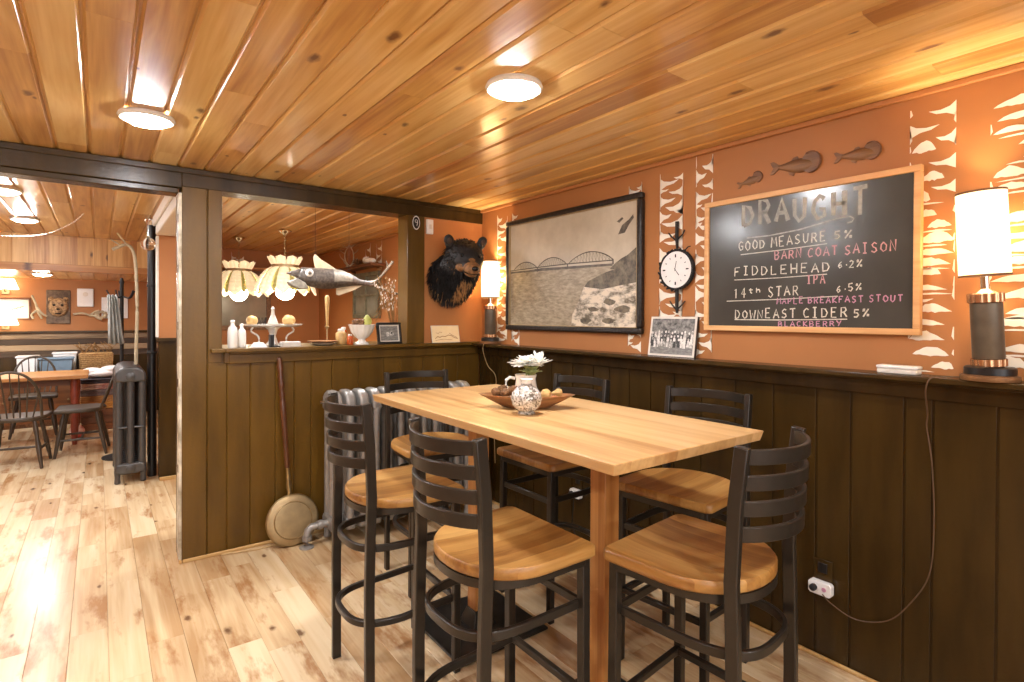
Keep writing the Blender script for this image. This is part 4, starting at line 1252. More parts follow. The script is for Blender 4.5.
# fur: loose strands over head and neck, tan on the chest
rg = random.Random(21)
b = MB()
polys = list(head.data.polygons); vs = head.data.vertices
for _ in range(6000):
    p = rg.choice(polys)
    c = Vector(p.center); nrm = Vector(p.normal)
    rel = c - Hc; f_ = rel.dot(Fb)
    if f_ > .115: continue
    on_head = f_ > -.06 and rel.dot(Ub) > -.085
    L = rg.uniform(.012, .022) if on_head else rg.uniform(.028, .06)
    flow = (-Fb * .8 + Vector((0, 0, -.5))) if on_head else Vector((0, .25, -1.0))
    d = (nrm * .55 + flow.normalized() + Vector((rg.uniform(-.3, .3), rg.uniform(-.2, .2), rg.uniform(-.2, .2)))).normalized()
    side = d.cross(nrm)
    if side.length < 1e-3: continue
    side = side.normalized() * rg.uniform(.0025, .0045)
    cc = c + Vector((rg.uniform(-.006, .006), 0, rg.uniform(-.006, .006)))
    tip = cc + d * L
    if tip.y > -.002: tip.y = -.002
    chest = (not on_head) and abs(c.x - .02 + .02 * rg.random()) < .045 and -.14 < c.z < -.01
    cheek = on_head and c.dot(Ub) < Hc.dot(Ub) - .04 and rg.random() < .06
    b.mi = 1 if (chest and rg.random() < .8) or cheek or rg.random() < .012 else 0
    b.face([cc - side - nrm * .003, cc + side - nrm * .003, cc * .45 + tip * .55 + side * .6 + nrm * .003, tip, cc * .45 + tip * .55 - side * .6 + nrm * .003])
# ragged fringe along the bottom of the neck
for k in range(150):
    a = R(200 + 140 * k / 149); x = .165 * math.cos(a); z = .175 * math.sin(a) + rg.uniform(-.0, .03)
    y = rg.uniform(-.07, -.012); L = rg.uniform(.03, .07)
    d = Vector((.35 * math.cos(a), -.08, -1)).normalized()
    p = Vector((x, y, z)); tip = p + d * L; s_ = Vector((.005, 0, 0))
    b.mi = 1 if rg.random() < .2 else 0
    b.face([p - s_, p + s_, p * .5 + tip * .5 + s_ * .6, tip, p * .5 + tip * .5 - s_ * .6])
M['furtanlight'] = plain('pale_chest_fur', (196, 148, 88), .7, var=.2, vscale=50)
o = b.build('fur', [M['furblack'], M['furtanlight']], bear, smooth=0)

# ------------------------------------------------------------------ small things on the partition: sketch card, switch box, oval sign
def sketch_draw(b, T, w, h, bd):
    a, c = w / 2 - bd, h - bd
    ppoly(b, T, [(-a, bd), (a, bd), (a, c), (-a, c)], 0, 0)
    def line(pts, mi, wd):
        for (x0, z0), (x1, z1) in zip(pts, pts[1:]):
            ppoly(b, T, [(x0, z0 - wd), (x1, z1 - wd), (x1, z1 + wd), (x0, z0 + wd)], mi, 1)
    line([(-.09, .030), (-.07, .046), (-.05, .040), (-.03, .048), (-.005, .044), (.02, .056), (.05, .050), (.07, .036), (.10, .028)], 1, .0028)
    line([(.03, .070), (.06, .052), (.095, .036)], 1, .002)
    line([(-.08, .075), (-.06, .068), (-.05, .080), (-.03, .074)], 1, .0016)
    line([(-.09, .018), (-.02, .026), (.05, .020)], 1, .0014)
sk_p = photo_mat('sketch_paper', (236, 214, 168), (244, 228, 190), 12)
sk_l = plain('sketch_line', (176, 132, 84), .7)
leaning_print('sketch_card', .232, .128, .006, (2.035, 3.506, 1.19), 0, R(12), .004, [M['paper'], sk_p, sk_l], sketch_draw,
              'pale landscape sketch card leaning on the wall under the bear head', 'sketch', M['paper'])
sw = tag(empty('switch_box', (1.905, YP, 1.975)), 'small white switch box on the orange wall beside the dark post', 'switch')
b = MB(); b.box(-.026, .026, -.022, -.0005, 0, .105); b.build('box', M['white'], sw, bevel=.004)
b = MB(); b.box(-.010, .010, -.026, -.0222, .036, .068); b.build('rocker', M['paper'], sw, bevel=.002)
ov = tag(empty('oval_sign', (1.797, YP - .006, 2.045)), 'small black oval sign with a white ring high on the dark post', 'sign')
Tov = Matrix(((1, 0, 0, 0), (0, 0, -1, 0), (0, 1, 0, 0), (0, 0, 0, 1))) @ Matrix.Diagonal((.029, .050, 1, 1))
b = MB(); b.lathe([(.97, .0005), (1.0, .004), (.97, .007)], 32, Tov); b.build('plate', M['black'], ov)
b = MB(); b.lathe([(.84, .0072), (.84, .0085), (.98, .0085), (.98, .0072)], 32, Tov, cap=False); b.build('ring', M['white'], ov)
b = MB()
pth = [(.010 * math.cos(R(a)), -.0085, .012 + .010 * math.sin(R(a))) for a in range(0, 361, 30)] + [(.010, -.0085, -.002), (.004, -.0085, -.022)]
b.tube(pth, .0022, 6, up=(0, 1, 0)); b.build('numeral', M['white'], ov)

# ------------------------------------------------------------------ things on the bar shelf of the window opening
SH = 1.19
def single(b, name, mat, label, cat, loc, group=None, smooth=50, rz=0, bevel=0):
    o = b.build(name, mat, smooth=smooth, bevel=bevel); o.location = loc; o.rotation_euler = (0, 0, rz)
    return tag(o, label, cat, group)
for x, y, s_, lab in ((.632, 3.60, 1.0, 'taller white ceramic bottle beside the left post on the bar shelf'), (.690, 3.64, .86, 'shorter white ceramic bottle, second from the left post on the bar shelf')):
    b = MB(); b.lathe([(.026, .0005), (.028, .004), (.028, .095), (.024, .118), (.012, .132), (.010, .148), (.013, .15), (.013, .160), (.009, .164)], 20, Matrix.Diagonal((s_, s_, s_, 1)))
    single(b, 'bottle', M['ceramic'], lab, 'bottle', (x, y, SH), 'white bottles on the bar shelf')
ts = tag(empty('serving_stand', (.905, 3.80, SH)), 'silver serving tray raised on a cream scrolled stand on the bar shelf', 'serving stand')
b = MB(); b.lathe([(.001, .118), (.145, .118), (.172, .128), (.175, .136), (.168, .132), (.140, .124), (.001, .124)], 40, Matrix.Diagonal((1.06, .72, 1, 1)), cap=False); b.build('tray', plain('silver_tray', (226, 222, 212), .25, metal=.4, var=.03), ts)
b = MB()
for s in (-1, 1):
    b.tube(smooth_path([(s * .11, 0, .005), (s * .085, 0, .02), (s * .09, 0, .06), (s * .13, 0, .09), (s * .12, 0, .116)]), .006, 8)
    b.tube(smooth_path([(0, s * .07, .005), (0, s * .05, .03), (0, s * .03, .07), (0, s * .07, .116)]), .006, 8)
b.lathe([(.05, .0005), (.03, .02), (.018, .06), (.03, .10), (.05, .117)], 18)
b.build('base', M['ceramic'], ts, smooth=60)
b = MB(); b.ell((0, 0, .0), (.036, .036, .034)); single(b, 'pastry', M['gourd'], 'round golden bun at the left end of the silver tray', 'pastry', (.775, 3.78, SH + .125 + .033))
wc = tag(empty('wire_crown', (.835, 3.82, SH + .125)), 'small wire crown basket on the silver tray between bun and bottle', 'basket')
b = MB()
for k in range(10):
    a = 2 * PI * k / 10; a2 = 2 * PI * (k + 1) / 10; am = (a + a2) / 2
    b.tube([(.03 * math.cos(a), .03 * math.sin(a), .003), (.036 * math.cos(am), .036 * math.sin(am), .055), (.03 * math.cos(a2), .03 * math.sin(a2), .003)], .002, 5)
b.build('wires', M['blackmatte'], wc)
b = MB(); b.lathe([(.03, .0005), (.032, .004), (.03, .008)], 18); b.build('base_ring', M['blackmatte'], wc)
b = MB(); b.lathe([(.034, .0005), (.036, .008), (.022, .045), (.011, .075), (.008, .105), (.012, .110), (.004, .125)], 18); single(b, 'cruet', M['paper'], 'slim cone-shaped cream cruet at the middle of the silver tray', 'cruet', (.905, 3.80, SH + .1255))
b = MB(); b.ell((0, 0, 0), (.042, .042, .036))
for k in range(14):
    a = rg.uniform(0, 2 * PI); q = rg.uniform(.1, .9); b.ell((.036 * math.cos(a) * q, .036 * math.sin(a) * q, .033 * math.sqrt(1 - q * q * .8)), (.008, .008, .006), None, 8, 5)
single(b, 'bread_roll', M['gourd'], 'seeded round roll at the right end of the silver tray', 'bread', (1.005, 3.80, SH + .125 + .035))
b = MB(); b.prism([(-.045, -.03), (.055, -.035), (.05, .03), (-.03, .035)], .0005, .028, top=.55); single(b, 'napkin', M['white'], 'folded white napkin left of the tray stand foot', 'napkin', (.765, 3.60, SH), smooth=30)
b = MB(); b.box(-.010, .010, -.03, .03, .0005, .075); b.box(-.010, .045, -.03, .03, .0005, .008); single(b, 'napkin_holder', M['blackmatte'], 'upright black napkin holder in front of the tray stand', 'napkin holder', (.842, 3.57, SH), bevel=.002)
b = MB()
for k in range(5): b.box(-.055, .055, -.035, .035, .0005 + k * .006, .0055 + k * .006, rotz(R(rg.uniform(-6, 6))))
single(b, 'napkin_stack', M['paper'], 'low stack of cream paper napkins beside the black holder', 'napkins', (.955, 3.58, SH), smooth=20)
b = MB(); b.lathe([(.05, .0005), (.085, .012), (.092, .016), (.086, .015), (.05, .006), (.001, .006)], 32); o = single(b, 'plate', M['ceramic'], 'white dinner plate under the wooden one on the bar shelf', 'plate', (1.165, 3.60, SH))
b = MB(); b.lathe([(.05, .017), (.070, .018), (.095, .026), (.096, .030), (.068, .024), (.001, .022)], 32); o = single(b, 'wooden_plate', M['bowl'], 'shallow wooden plate stacked on the white dinner plate', 'plate', (1.165, 3.60, SH))
cs_ = tag(empty('candlestick', (1.285, 3.88, SH)), 'tall thin cream candle on a slender dark stick behind the plates', 'candle')
b = MB(); b.lathe([(.035, .0005), (.033, .006), (.008, .012), (.005, .03), (.005, .10), (.014, .11), (.015, .118), (.010, .122)], 18); b.build('stick', M['brassdark'], cs_)
b = MB(); b.lathe([(.008, .118), (.010, .18), (.014, .27), (.017, .32), (.010, .336), (.002, .338)], 16); b.build('candle', M['gourd'], cs_, smooth=60)
for x, y, mat_, h, r_, lab in ((1.300, 3.64, 'gourd', .105, .036, 'round cream spice jar behind the wooden plate'), (1.345, 3.72, 'amber', .115, .024, 'orange spice bottle behind the white footed bowl'), (1.335, 3.57, 'amber', .07, .020, 'short orange shaker just left of the white footed bowl')):
    if 'amber' not in M: M['amber'] = plain('orange_glass', (190, 84, 30), .2, var=.1)
    j = tag(empty('spice_jar', (x, y, SH)), lab, 'jar', 'spice jars on the bar shelf')
    b = MB(); b.lathe([(r_ * .9, .0005), (r_, .006), (r_, h * .72), (r_ * .6, h * .85)], 20); b.build('jar', M[mat_], j, smooth=50)
    b = MB(); b.lathe([(r_ * .65, h * .85), (r_ * .66, h * .98), (r_ * .5, h)], 20); b.build('lid', M['paper'], j)
fb = tag(empty('footed_bowl', (1.418, 3.575, SH)), 'white fluted footed bowl of dried pods and a green pear on the bar shelf', 'bowl')
b = MB(); b.lathe([(.046, .0005), (.048, .008), (.026, .022), (.022, .036), (.045, .052), (.070, .085), (.084, .128), (.088, .134), (.080, .130), (.062, .085), (.03, .06), (.001, .056)], 48, flute=14, fl_d=.045, cap=False); b.build('bowl', M['ceramic'], fb, smooth=60)
b = MB(); b.lathe([(.001, -.03), (.022, -.027), (.031, -.006), (.028, .012), (.016, .030), (.010, .040), (.002, .043)], 18)
M['pear'] = plain('green_pear', (170, 170, 84), .4, var=.1)
pr_ = single(b, 'pear', M['pear'], 'green pear lying in the white footed bowl', 'pear', (1.453, 3.568, SH + .158))
for k, (dx, dy, dz, lab) in enumerate(((-.045, .0, .148, 'dried pod at the left of the white footed bowl'), (-.008, -.01, .150, 'dried pod in the middle of the white footed bowl'), (-.02, .04, .150, 'dried pod at the back of the white footed bowl'))):
    b = MB(); b.ell((0, 0, 0), (.020, .020, .024), None, 10, 8)
    for q in range(14):
        a = q * 2.4; zz = -.018 + .0028 * q; b.ell((.018 * math.cos(a), .018 * math.sin(a), zz), (.008, .008, .005), None, 8, 5)
    single(b, 'dried_pod', M['cone'], lab, 'dried pod', (1.418 + dx, 3.575 + dy, SH + dz), 'dried pods in the footed bowl')
def bird_draw(b, T, w, h, bd):
    a, c = w / 2 - bd, h - bd
    ppoly(b, T, [(-a, bd), (a, bd), (a, c), (-a, c)], 0, 0)
    ppoly(b, T, [(-.02, .05), (.0, .058), (.01, .072), (-.005, .085), (-.03, .078)], 2, 1)
    ppoly(b, T, [(.005, .060), (.025, .055), (.034, .072), (.022, .088), (.008, .084)], 2, 2)
    ppoly(b, T, [(.018 + .007 * math.cos(t), .077 + .008 * math.sin(t)) for t in [2 * PI * q / 10 for q in range(10)]], 1, 3)
fr = leaning_print('photo_frame', .180, .148, .012, (1.60, 3.525, SH), R(4), R(10), .024, [M['paper'], ph_grass, ph_k, ph_w], bird_draw, 'black framed small photograph with white mat on the bar shelf', 'photo frame', M['black'])
b = MB(); T_ = Matrix.Rotation(-R(10), 4, 'X')
for (x0, x1, z0, z1) in ((-.091, .091, .0006, .016), (-.091, .091, .133, .149), (-.091, -.075, .0163, .1327), (.075, .091, .0163, .1327)): b.box(x0, x1, -.010, -.0016, z0, z1, T_)
b.build('frame', M['black'], fr, bevel=.002)
vj = tag(empty('flower_jar', (1.775, 3.84, SH)), 'tin jar of dried grasses and pale flowers at the right end of the bar shelf', 'flower jar')
b = MB(); b.lathe([(.032, .0005), (.034, .004), (.034, .105), (.036, .112), (.031, .112), (.030, .02)], 22); b.build('jar', M['chrome'], vj)
b = MB(); b.lathe([(.0345, .03), (.0345, .085)], 22, cap=False); b.build('paper_band', M['paper'], vj)
b = MB(); b2 = MB()
for k in range(46):
    a = rg.uniform(0, 2 * PI); sp = rg.uniform(.02, .15); hh = rg.uniform(.30, .50)
    tip = Vector((sp * math.cos(a) - .02, sp * math.sin(a) * .5, hh))
    mid = Vector((tip.x * .35, tip.y * .35, hh * .55))
    b.tube([(0, 0, .02), mid, tip], .0012, 4)
    for q in range(5):
        c_ = mid.lerp(tip, .5 + .1 * q) + Vector((rg.uniform(-.01, .01), rg.uniform(-.01, .01), 0))
        (b2 if rg.random() < .5 else b).ell(c_, (.004, .004, .009), None, 6, 4)
M['straw'] = plain('dried_straw', (158, 118, 66), .8, var=.2)
b.build('stems', M['straw'], vj)['kind'] = 'stuff'; b2.build('flower_heads', M['paper'], vj)['kind'] = 'stuff'

# ------------------------------------------------------------------ big hanging fish in the back room
bf = tag(empty('hanging_fish', (1.40, 4.20, 1.66)), 'large grey painted fish sculpture hanging in the window opening', 'fish sculpture')
M['fishgrey'] = plain('speckled_grey_fish', (96, 86, 77), .35, c2=(58, 51, 45), vscale=60, bump=.2)
M['fishpale'] = plain('pale_fish_patch', (146, 138, 122), .45, c2=(112, 104, 92), vscale=40)
M['fin'] = plain('cream_fin', (190, 174, 142), .5, var=.1)
secs = [(-.235, .018, .034, .022), (-.20, .024, .058, .036), (-.13, .010, .072, .046), (-.05, .005, .080, .052), (.03, .006, .078, .050), (.11, .010, .066, .042), (.18, .004, .046, .030), (.25, -.012, .026, .018), (.31, -.018, .020, .012), (.36, -.018, .030, .008)]
b = MB(); rings = []
for x, zc, hh, ww in secs: rings.append([b.bm.verts.new((x, ww * math.cos(a), zc + hh * math.sin(a))) for a in [2 * PI * k / 20 for k in range(20)]])
fs = [b.bm.faces.new(rings[0][::-1]), b.bm.faces.new(rings[-1])]
for p, q in zip(rings, rings[1:]):
    for i in range(20): fs.append(b.bm.faces.new((p[i], p[(i + 1) % 20], q[(i + 1) % 20], q[i])))
b._tag(fs)
for f in fs:
    c_ = f.calc_center_median()
    if .0 < c_.x < .17 and c_.z > -.01: f.material_index = 1
bod = b.build('body', [M['fishgrey'], M['fishpale']], bf, smooth=60)
b = MB(); b.prism([(-.30, -.028), (-.24, .000), (-.18, -.030), (-.15, -.075), (-.22, -.082), (-.29, -.055)], -.030, .030, Matrix(((1, 0, 0, 0), (0, 0, 1, 0), (0, 1, 0, 0), (0, 0, 0, 1)))); b.build('lower_jaw', M['fishpale'], bf, bevel=.008)
b = MB(); b.prism([(-.31, .034), (-.24, .062), (-.20, .07), (-.20, -.005), (-.24, .008)], -.026, .026, Matrix(((1, 0, 0, 0), (0, 0, 1, 0), (0, 1, 0, 0), (0, 0, 0, 1)))); b.build('upper_jaw', M['fishgrey'], bf, bevel=.006)
for s in (-1, 1):
    b = MB(); b.ell((-.155, s * .043, .040), (.030, .010, .030), None, 18, 10); ey = b.build('eye', M['ceramic'], bf, smooth=60)
    b = MB(); b.ell((-.155, s * .052, .040), (.015, .005, .015), None, 14, 8); b.build('pupil', M['pewter'], ey, smooth=60)
Tf = Matrix(((1, 0, 0, 0), (0, 0, 1, 0), (0, 1, 0, 0), (0, 0, 0, 1)))
b = MB(); b.prism([(-.10, .078), (-.115, .16), (-.10, .185), (-.06, .15), (.02, .105), (.06, .078)], -.006, .006, Tf); b.build('dorsal_fin', M['fin'], bf, bevel=.002)
b = MB(); b.prism([(.06, -.058), (.20, -.040), (.28, -.03), (.20, -.075), (.08, -.12), (.06, -.115)], -.006, .006, Tf); b.build('belly_fin', M['fin'], bf, bevel=.002)
b = MB()
b.tube(smooth_path([(.33, 0, -.018), (.40, 0, .02), (.46, -.01, .09), (.52, -.02, .17)]), .011, 8, scales=None)
b.tube(smooth_path([(.33, 0, -.018), (.42, .0, -.05), (.54, .0, -.085), (.66, 0, -.115)]), .010, 8)
b.tube(smooth_path([(.46, -.01, .09), (.48, 0, .13), (.47, 0, .17)]), .006, 8)
b.build('twig_tail', M['pewter'], bf)
b = MB()
for x in (-.10, .16): b.tube([(x, 0, .07), (x, 0, H - 1.661)], .0012, 5)
b.build('wire', M['blackmatte'], bf)

# ------------------------------------------------------------------ petal shade pendants
M['petalglass'] = emit('cream_petal_glass', (255, 226, 176), .22, (246, 234, 206))
M['petalgreen'] = emit('green_petal_glass', (196, 178, 96), .08, (170, 160, 96))
def make_pendant(loc, label):
    r = tag(empty('pendant_lamp', loc), label, 'pendant lamp', 'petal glass pendant lamps in the back room')
    def petal_panel(b, az, r0, r1, z0, z1, w0, w1, flare):
        n = 7
        L = []; Q = []
        for i in range(n + 1):
            t = i / n
            rr = r0 + (r1 - r0) * (t ** .75); z = z0 + (z1 - z0) * t + flare * math.sin(PI * t)
            w = (w0 + (w1 - w0) * t) * (1 if t < .8 else math.sqrt(max(0, 1 - ((t - .8) / .2) ** 2)) * .9 + .1)
            c = Vector((rr * math.cos(az), rr * math.sin(az), z)); s_ = Vector((-math.sin(az), math.cos(az), 0)) * w * .5
            out = Vector((math.cos(az), math.sin(az), .4)) * .010
            L.append((c - s_, c + out, c + s_))
        for a, c in zip(L, L[1:]):
            b.face([a[0], a[1], c[1], c[0]]); b.face([a[1], a[2], c[2], c[1]])
    def panels(name, n, off, args, mat):
        for k in range(n):
            b = MB(); petal_panel(b, 2 * PI * (k + off) / n, *args)
            o = b.build(name, mat, r, smooth=60); sm = o.modifiers.new('t', 'SOLIDIFY'); sm.thickness = .003
    panels('shade_petal', 10, 0, (.118, .285, -.36, -.62, .070, .135, .035), M['petalglass'])
    panels('green_panel', 10, .5, (.112, .255, -.36, -.59, .030, .075, .03), M['petalgreen'])
    panels('crown_petal', 9, 0, (.112, .150, -.335, -.255, .074, .095, -.004), M['petalglass'])
    b = MB(); b.lathe([(.114, -.365), (.122, -.36), (.122, -.335), (.114, -.33), (.001, -.33)], 36, cap=False); b.build('band', M['brassdark'], r)
    b = MB(); b.lathe([(.001, -.0005), (.055, -.0005), (.060, -.012), (.045, -.028), (.012, -.045), (.006, -.06)], 28); b.build('canopy', M['chrome'], r)
    b = MB()
    for i in range(11):
        z = -.06 - i * .025
        ring = [(.008 * math.cos(t), 0, z - .0125 + .017 * math.sin(t)) for t in [2 * PI * q / 12 for q in range(12)]]
        if i % 2: ring = [(p[1], p[0], p[2]) for p in ring]
        b.tube(ring, .0022, 5, closed=True, up=(0, 1, 0) if not i % 2 else (1, 0, 0))
    b.build('chain', M['brass'], r)
    b = MB(); b.ell((0, 0, -.585), (.085, .085, .085), None, 24, 16); b.build('globe', M['globe'], r, smooth=60)
    return r
M['globe'] = emit('white_glass_globe', (255, 246, 226), 17.0)
PD = make_pendant((1.42, 5.50, H), 'cream petal-glass pendant lamp behind the hanging fish')
p2 = copy_tree(PD); p2.location = (1.165, 6.30, H); p2['label'] = 'cream petal-glass pendant lamp partly hidden by the dark post at left'

# ------------------------------------------------------------------ back wall of the window room
mr = tag(empty('wall_mirror', (1.44, YB, 1.22)), 'dark framed mirror on the orange back wall behind the pendant lamps', 'mirror')
b = MB(); b.box(-.32, .26, -.012, -.004, .04, .66); b.build('glass', M['mirror'], mr, smooth=0)
b = MB()
for (x0, x1, z0, z1) in ((-.37, .31, -.02, .04), (-.37, .31, .66, .72), (-.37, -.32, .0402, .6598), (.26, .31, .0402, .6598)): b.box(x0, x1, -.03, -.001, z0, z1)
b.build('frame', M['walnut'], mr, bevel=.006)
rl = tag(empty('wall_shelf', (1.55, YB, 1.96)), 'narrow light wood shelf over the mirror on the back wall', 'shelf')
b = MB(); b.box(-.50, .55, -.09, -.001, 0, .024); b.build('board', M['lightpine'], rl, bevel=.003)
for x in (-.4, .45):
    b = MB(); b.prism([(0, 0), (.07, 0), (0, -.07)], -.01, .01, Matrix(((0, 0, 1, x), (-1, 0, 0, -.002), (0, 1, 0, -.0005), (0, 0, 0, 1)))); b.build('bracket', M['lightpine'], rl)
ow = tag(empty('old_window_sash', (XR, 5.80, 1.36)), 'old green-grey window sash hung on the back room wall', 'window sash')
M['sashgreen'] = plain('worn_green_grey_paint', (116, 112, 88), .6, c2=(86, 80, 60), vscale=14)
M['oldglass'] = plain('dusty_old_glass', (134, 130, 112), .15, var=.15, vscale=5)
b = MB()
frame_ring(b, -.036, -.001, -.36, .36, 0, .50, .045)
b.box(-.032, -.004, -.012, .012, .045, .455); b.box(-.032, -.004, -.315, .315, .24, .262)
b.build('sash', M['sashgreen'], ow, bevel=.003)
b = MB(); b.box(-.014, -.008, -.314, .314, .046, .454); b.build('panes', M['oldglass'], ow, smooth=0)
ws = tag(empty('wall_shelf', (XR, 5.80, 1.90)), 'brown plank shelf of antlers and dried finds above the old window sash', 'shelf')
b = MB(); b.box(-.16, -.001, -.48, .48, 0, .030); b.build('board', M['crate'], ws, bevel=.004)
for y in (-.36, .36):
    b = MB(); b.prism([(0, 0), (-.10, 0), (0, -.03)], -.01, .01, Matrix(((1, 0, 0, -.0015), (0, 0, 1, y), (0, 1, 0, -.0005), (0, 0, 0, 1)))); b.build('bracket', M['crate'], ws)
def antler(b, T, s, tines=4):
    main = smooth_path([Vector(p) * s for p in ((0, 0, 0), (.06, .01, .10), (.05, .03, .24), (-.03, .05, .36))])
    b.tube([T @ p for p in main], .011 * s / .4 * .4 / .4 if False else .010 * s, 8, scales=[1.2 - .85 * i / (len(main) - 1) for i in range(len(main))])
    for k in range(tines):
        p = main[int(len(main) * (.12 + .24 * k))]
        tip = [p, p + Vector((.05, -.015, .05)) * s, p + Vector((.07, -.02, .13)) * s]
        b.tube([T @ q for q in smooth_path(tip, 4)], .0065 * s, 7, scales=[1 - .75 * i / 8 for i in range(9)])
b = MB(); antler(b, Matrix.Rotation(R(20), 4, 'X'), .75); antler(b, TR(0, -.05, 0) @ Matrix.Rotation(R(-25), 4, 'X') @ rotz(PI), .75)
b.lathe([(.03, -.004), (.035, .01), (.02, .03)], 14)
single(b, 'antlers', M['fin'], 'pair of pale antlers standing on the plank shelf at its far end', 'antlers', (2.28, 6.15, 1.935))
b = MB()
for k in range(40):
    a = rg.uniform(0, 2 * PI); e = rg.uniform(.1, 1.2); d_ = Vector((math.cos(a) * math.cos(e) * .5, math.sin(a) * math.cos(e), abs(math.sin(e)) * .5))
    b.tube([(0, 0, .01), d_ * .07 + Vector((0, 0, .01)), d_ * .14 + Vector((rg.uniform(-.02, .02), 0, .012))], .003, 5)
single(b, 'dried_nest', M['cone'], 'brown twig nest in the middle of the plank shelf', 'nest', (2.28, 5.86, 1.932))
b = MB(); b.ell((0, 0, .035), (.05, .11, .034)); b.ell((0, .09, .05), (.035, .045, .04)); b.ell((0, -.08, .03), (.035, .06, .028))
single(b, 'white_shell', M['ceramic'], 'white shell lying on the near half of the plank shelf', 'shell', (2.28, 5.55, 1.9305))
b = MB()
for k in range(26):
    t_ = k / 25; b.tube([(0, 0, -.48 * t_), (rg.uniform(-.06, .01), rg.uniform(-.07, .07), -.48 * t_ - rg.uniform(.02, .09))], .0035, 5)
b.tube([(0, 0, .0), (-.01, .01, -.25), (0, 0, -.5)], .005, 6)
single(b, 'dried_swag', M['straw'], 'hanging swag of brown dried leaves beside the old window sash', 'dried flowers', (2.335, 5.36, 1.895))

# ------------------------------------------------------------------ the room beyond the doorway
def make_windsor(label):
    r = tag(empty('windsor_chair', (0, 0, 0)), label, 'chair', 'dark windsor chairs round the far table')
    m_ = M['windsor']
    b = MB(); o_ = d_outline(.20, .215, .20, 2.2)
    b.prism(o_, .425, .462); b.build('seat', m_, r, bevel=.012, seg=3)
    feet = {}
    for sx in (1, -1):
        for sy in (1, -1):
            b = MB(); p0, p1 = Vector((sx * .20 - .01, sy * .20, 0)), Vector((sx * .125, sy * .135, .43)); feet[sx, sy] = (p0, p1)
            d_ = p1 - p0; b.lathe([(.012, 0), (.016, .08), (.021, .20), (.015, .28), (.020, .36), (.014, d_.length)], 10, Matrix.Translation(p0) @ d_.to_track_quat('Z', 'Y').to_matrix().to_4x4())
            b.build('leg', m_, r, smooth=60)
    mids = []
    for sy in (1, -1):
        p = feet[1, sy][0].lerp(feet[1, sy][1], .38); q = feet[-1, sy][0].lerp(feet[-1, sy][1], .38); mids.append((p + q) / 2)
        b = MB(); b.tube([p, (p + q) / 2, q], .010, 8, scales=[.8, 1.3, .8]); b.build('stretcher', m_, r)
    b = MB(); b.tube([mids[0], (mids[0] + mids[1]) / 2, mids[1]], .010, 8, scales=[.8, 1.3, .8]); b.build('stretcher', m_, r)
    def hoop(t):                                   # t 0..1 over the bow
        a = PI * t; z = .46 + .42 * (math.sin(a) ** .72); y = .195 * math.cos(a) * (1.0 + .12 * math.sin(a)); x = -.165 - .14 * (z - .46) / .42
        return Vector((x, y, z))
    b = MB(); b.tube([hoop(i / 28) for i in range(29)], .0115, 8, up=(1, 0, 0)); b.build('bow', m_, r)
    for k in range(7):
        y0 = -.13 + .26 * k / 6; yt = -.185 + .37 * k / 6
        best = min((hoop(i / 120) for i in range(121)), key=lambda p: abs(p.y - yt) + (10 if p.z < .5 else 0))
        b = MB(); b.tube([(-.155, y0, .455), (Vector((-.155, y0, .455)) + best) / 2, best], .0065, 7, scales=[.9, 1.15, .7]); b.build('spindle', m_, r)
    return r
WC = make_windsor('dark bow-back windsor chair with its back to the room, near side of the far table')
WC.location = (-.59, 6.69, 0); WC.rotation_euler = (0, 0, R(84))
c_ = copy_tree(WC); c_.location = (-.14, 7.0, 0); c_.rotation_euler = (0, 0, R(176)); c_['label'] = 'dark windsor chair in profile by the grey radiator, facing left'
c_ = copy_tree(WC); c_.location = (-.60, 8.36, 0); c_.rotation_euler = (0, 0, R(-88)); c_['label'] = 'windsor chair behind the far table, only its bow showing above the top'
ft = tag(empty('dining_table', (-.85, 7.80, 0)), 'honey-coloured wooden table in the far room beyond the doorway', 'table')
b = MB(); b.box(-.78, .755, -.43, .36, .705, .74); b.build('tabletop', M['pinebeam'], ft, bevel=.006)
for x in (-.66, .64):
    for y in (-.33, .27):
        b = MB(); b.lathe([(.022, 0), (.026, .05), (.036, .2), (.030, .42), (.040, .55), (.034, .6), (.038, .705)], 14, TR(x, y, 0)); b.build('leg', M['turnedred'] if 'turnedred' in M else M.setdefault('turnedred', plain('red_brown_stain', (120, 50, 32), .4)), ft, smooth=60)
b = MB(); b.box(-.62, .60, -.30, .24, .63, .7045); b.build('apron', M['crate'], ft)
# storage bench along the far wall
bn = tag(empty('storage_bench', (-.90, 9.12, 0)), 'long low brown storage bench along the far wall', 'bench')
b = MB(); b.box(-1.2, 1.30, -.27, .30, .62, .65); b.build('top', M['crate'], bn, bevel=.004)
b = MB(); b.box(-1.18, 1.28, -.24, .29, .0, .6195); b.build('carcass', M['walnut'], bn)
for k in range(4):
    b = MB(); b.box(-1.15 + k * .605, -1.15 + k * .605 + .585, -.258, -.2405, .05, .58); d_ = b.build('door', M['crate'], bn, bevel=.004)
    b = MB(); b.ell((-1.15 + k * .605 + .53, -.268, .32), (.012, .012, .012)); b.build('knob', M['brass'], d_)
BT = .65
M['bluebin'] = plain('blue_grey_plastic', (112, 134, 150), .45, var=.04)
def bin_(x, y, w, d, h, mat_, lab, lid=None):
    r = tag(empty('storage_bin', (x, y, BT)), lab, 'bin', 'storage bins on the far bench')
    b = MB(); b.prism([(-w / 2 * .93, -d / 2 * .93), (w / 2 * .93, -d / 2 * .93), (w / 2 * .93, d / 2 * .93), (-w / 2 * .93, d / 2 * .93)], .0005, h, top=1.07); b.build('tub', mat_, r, bevel=.012)
    b = MB(); b.box(-w / 2 - .01, w / 2 + .01, -d / 2 - .01, d / 2 + .01, h + .0003, h + .022); b.build('lid', lid or mat_, r, bevel=.006)
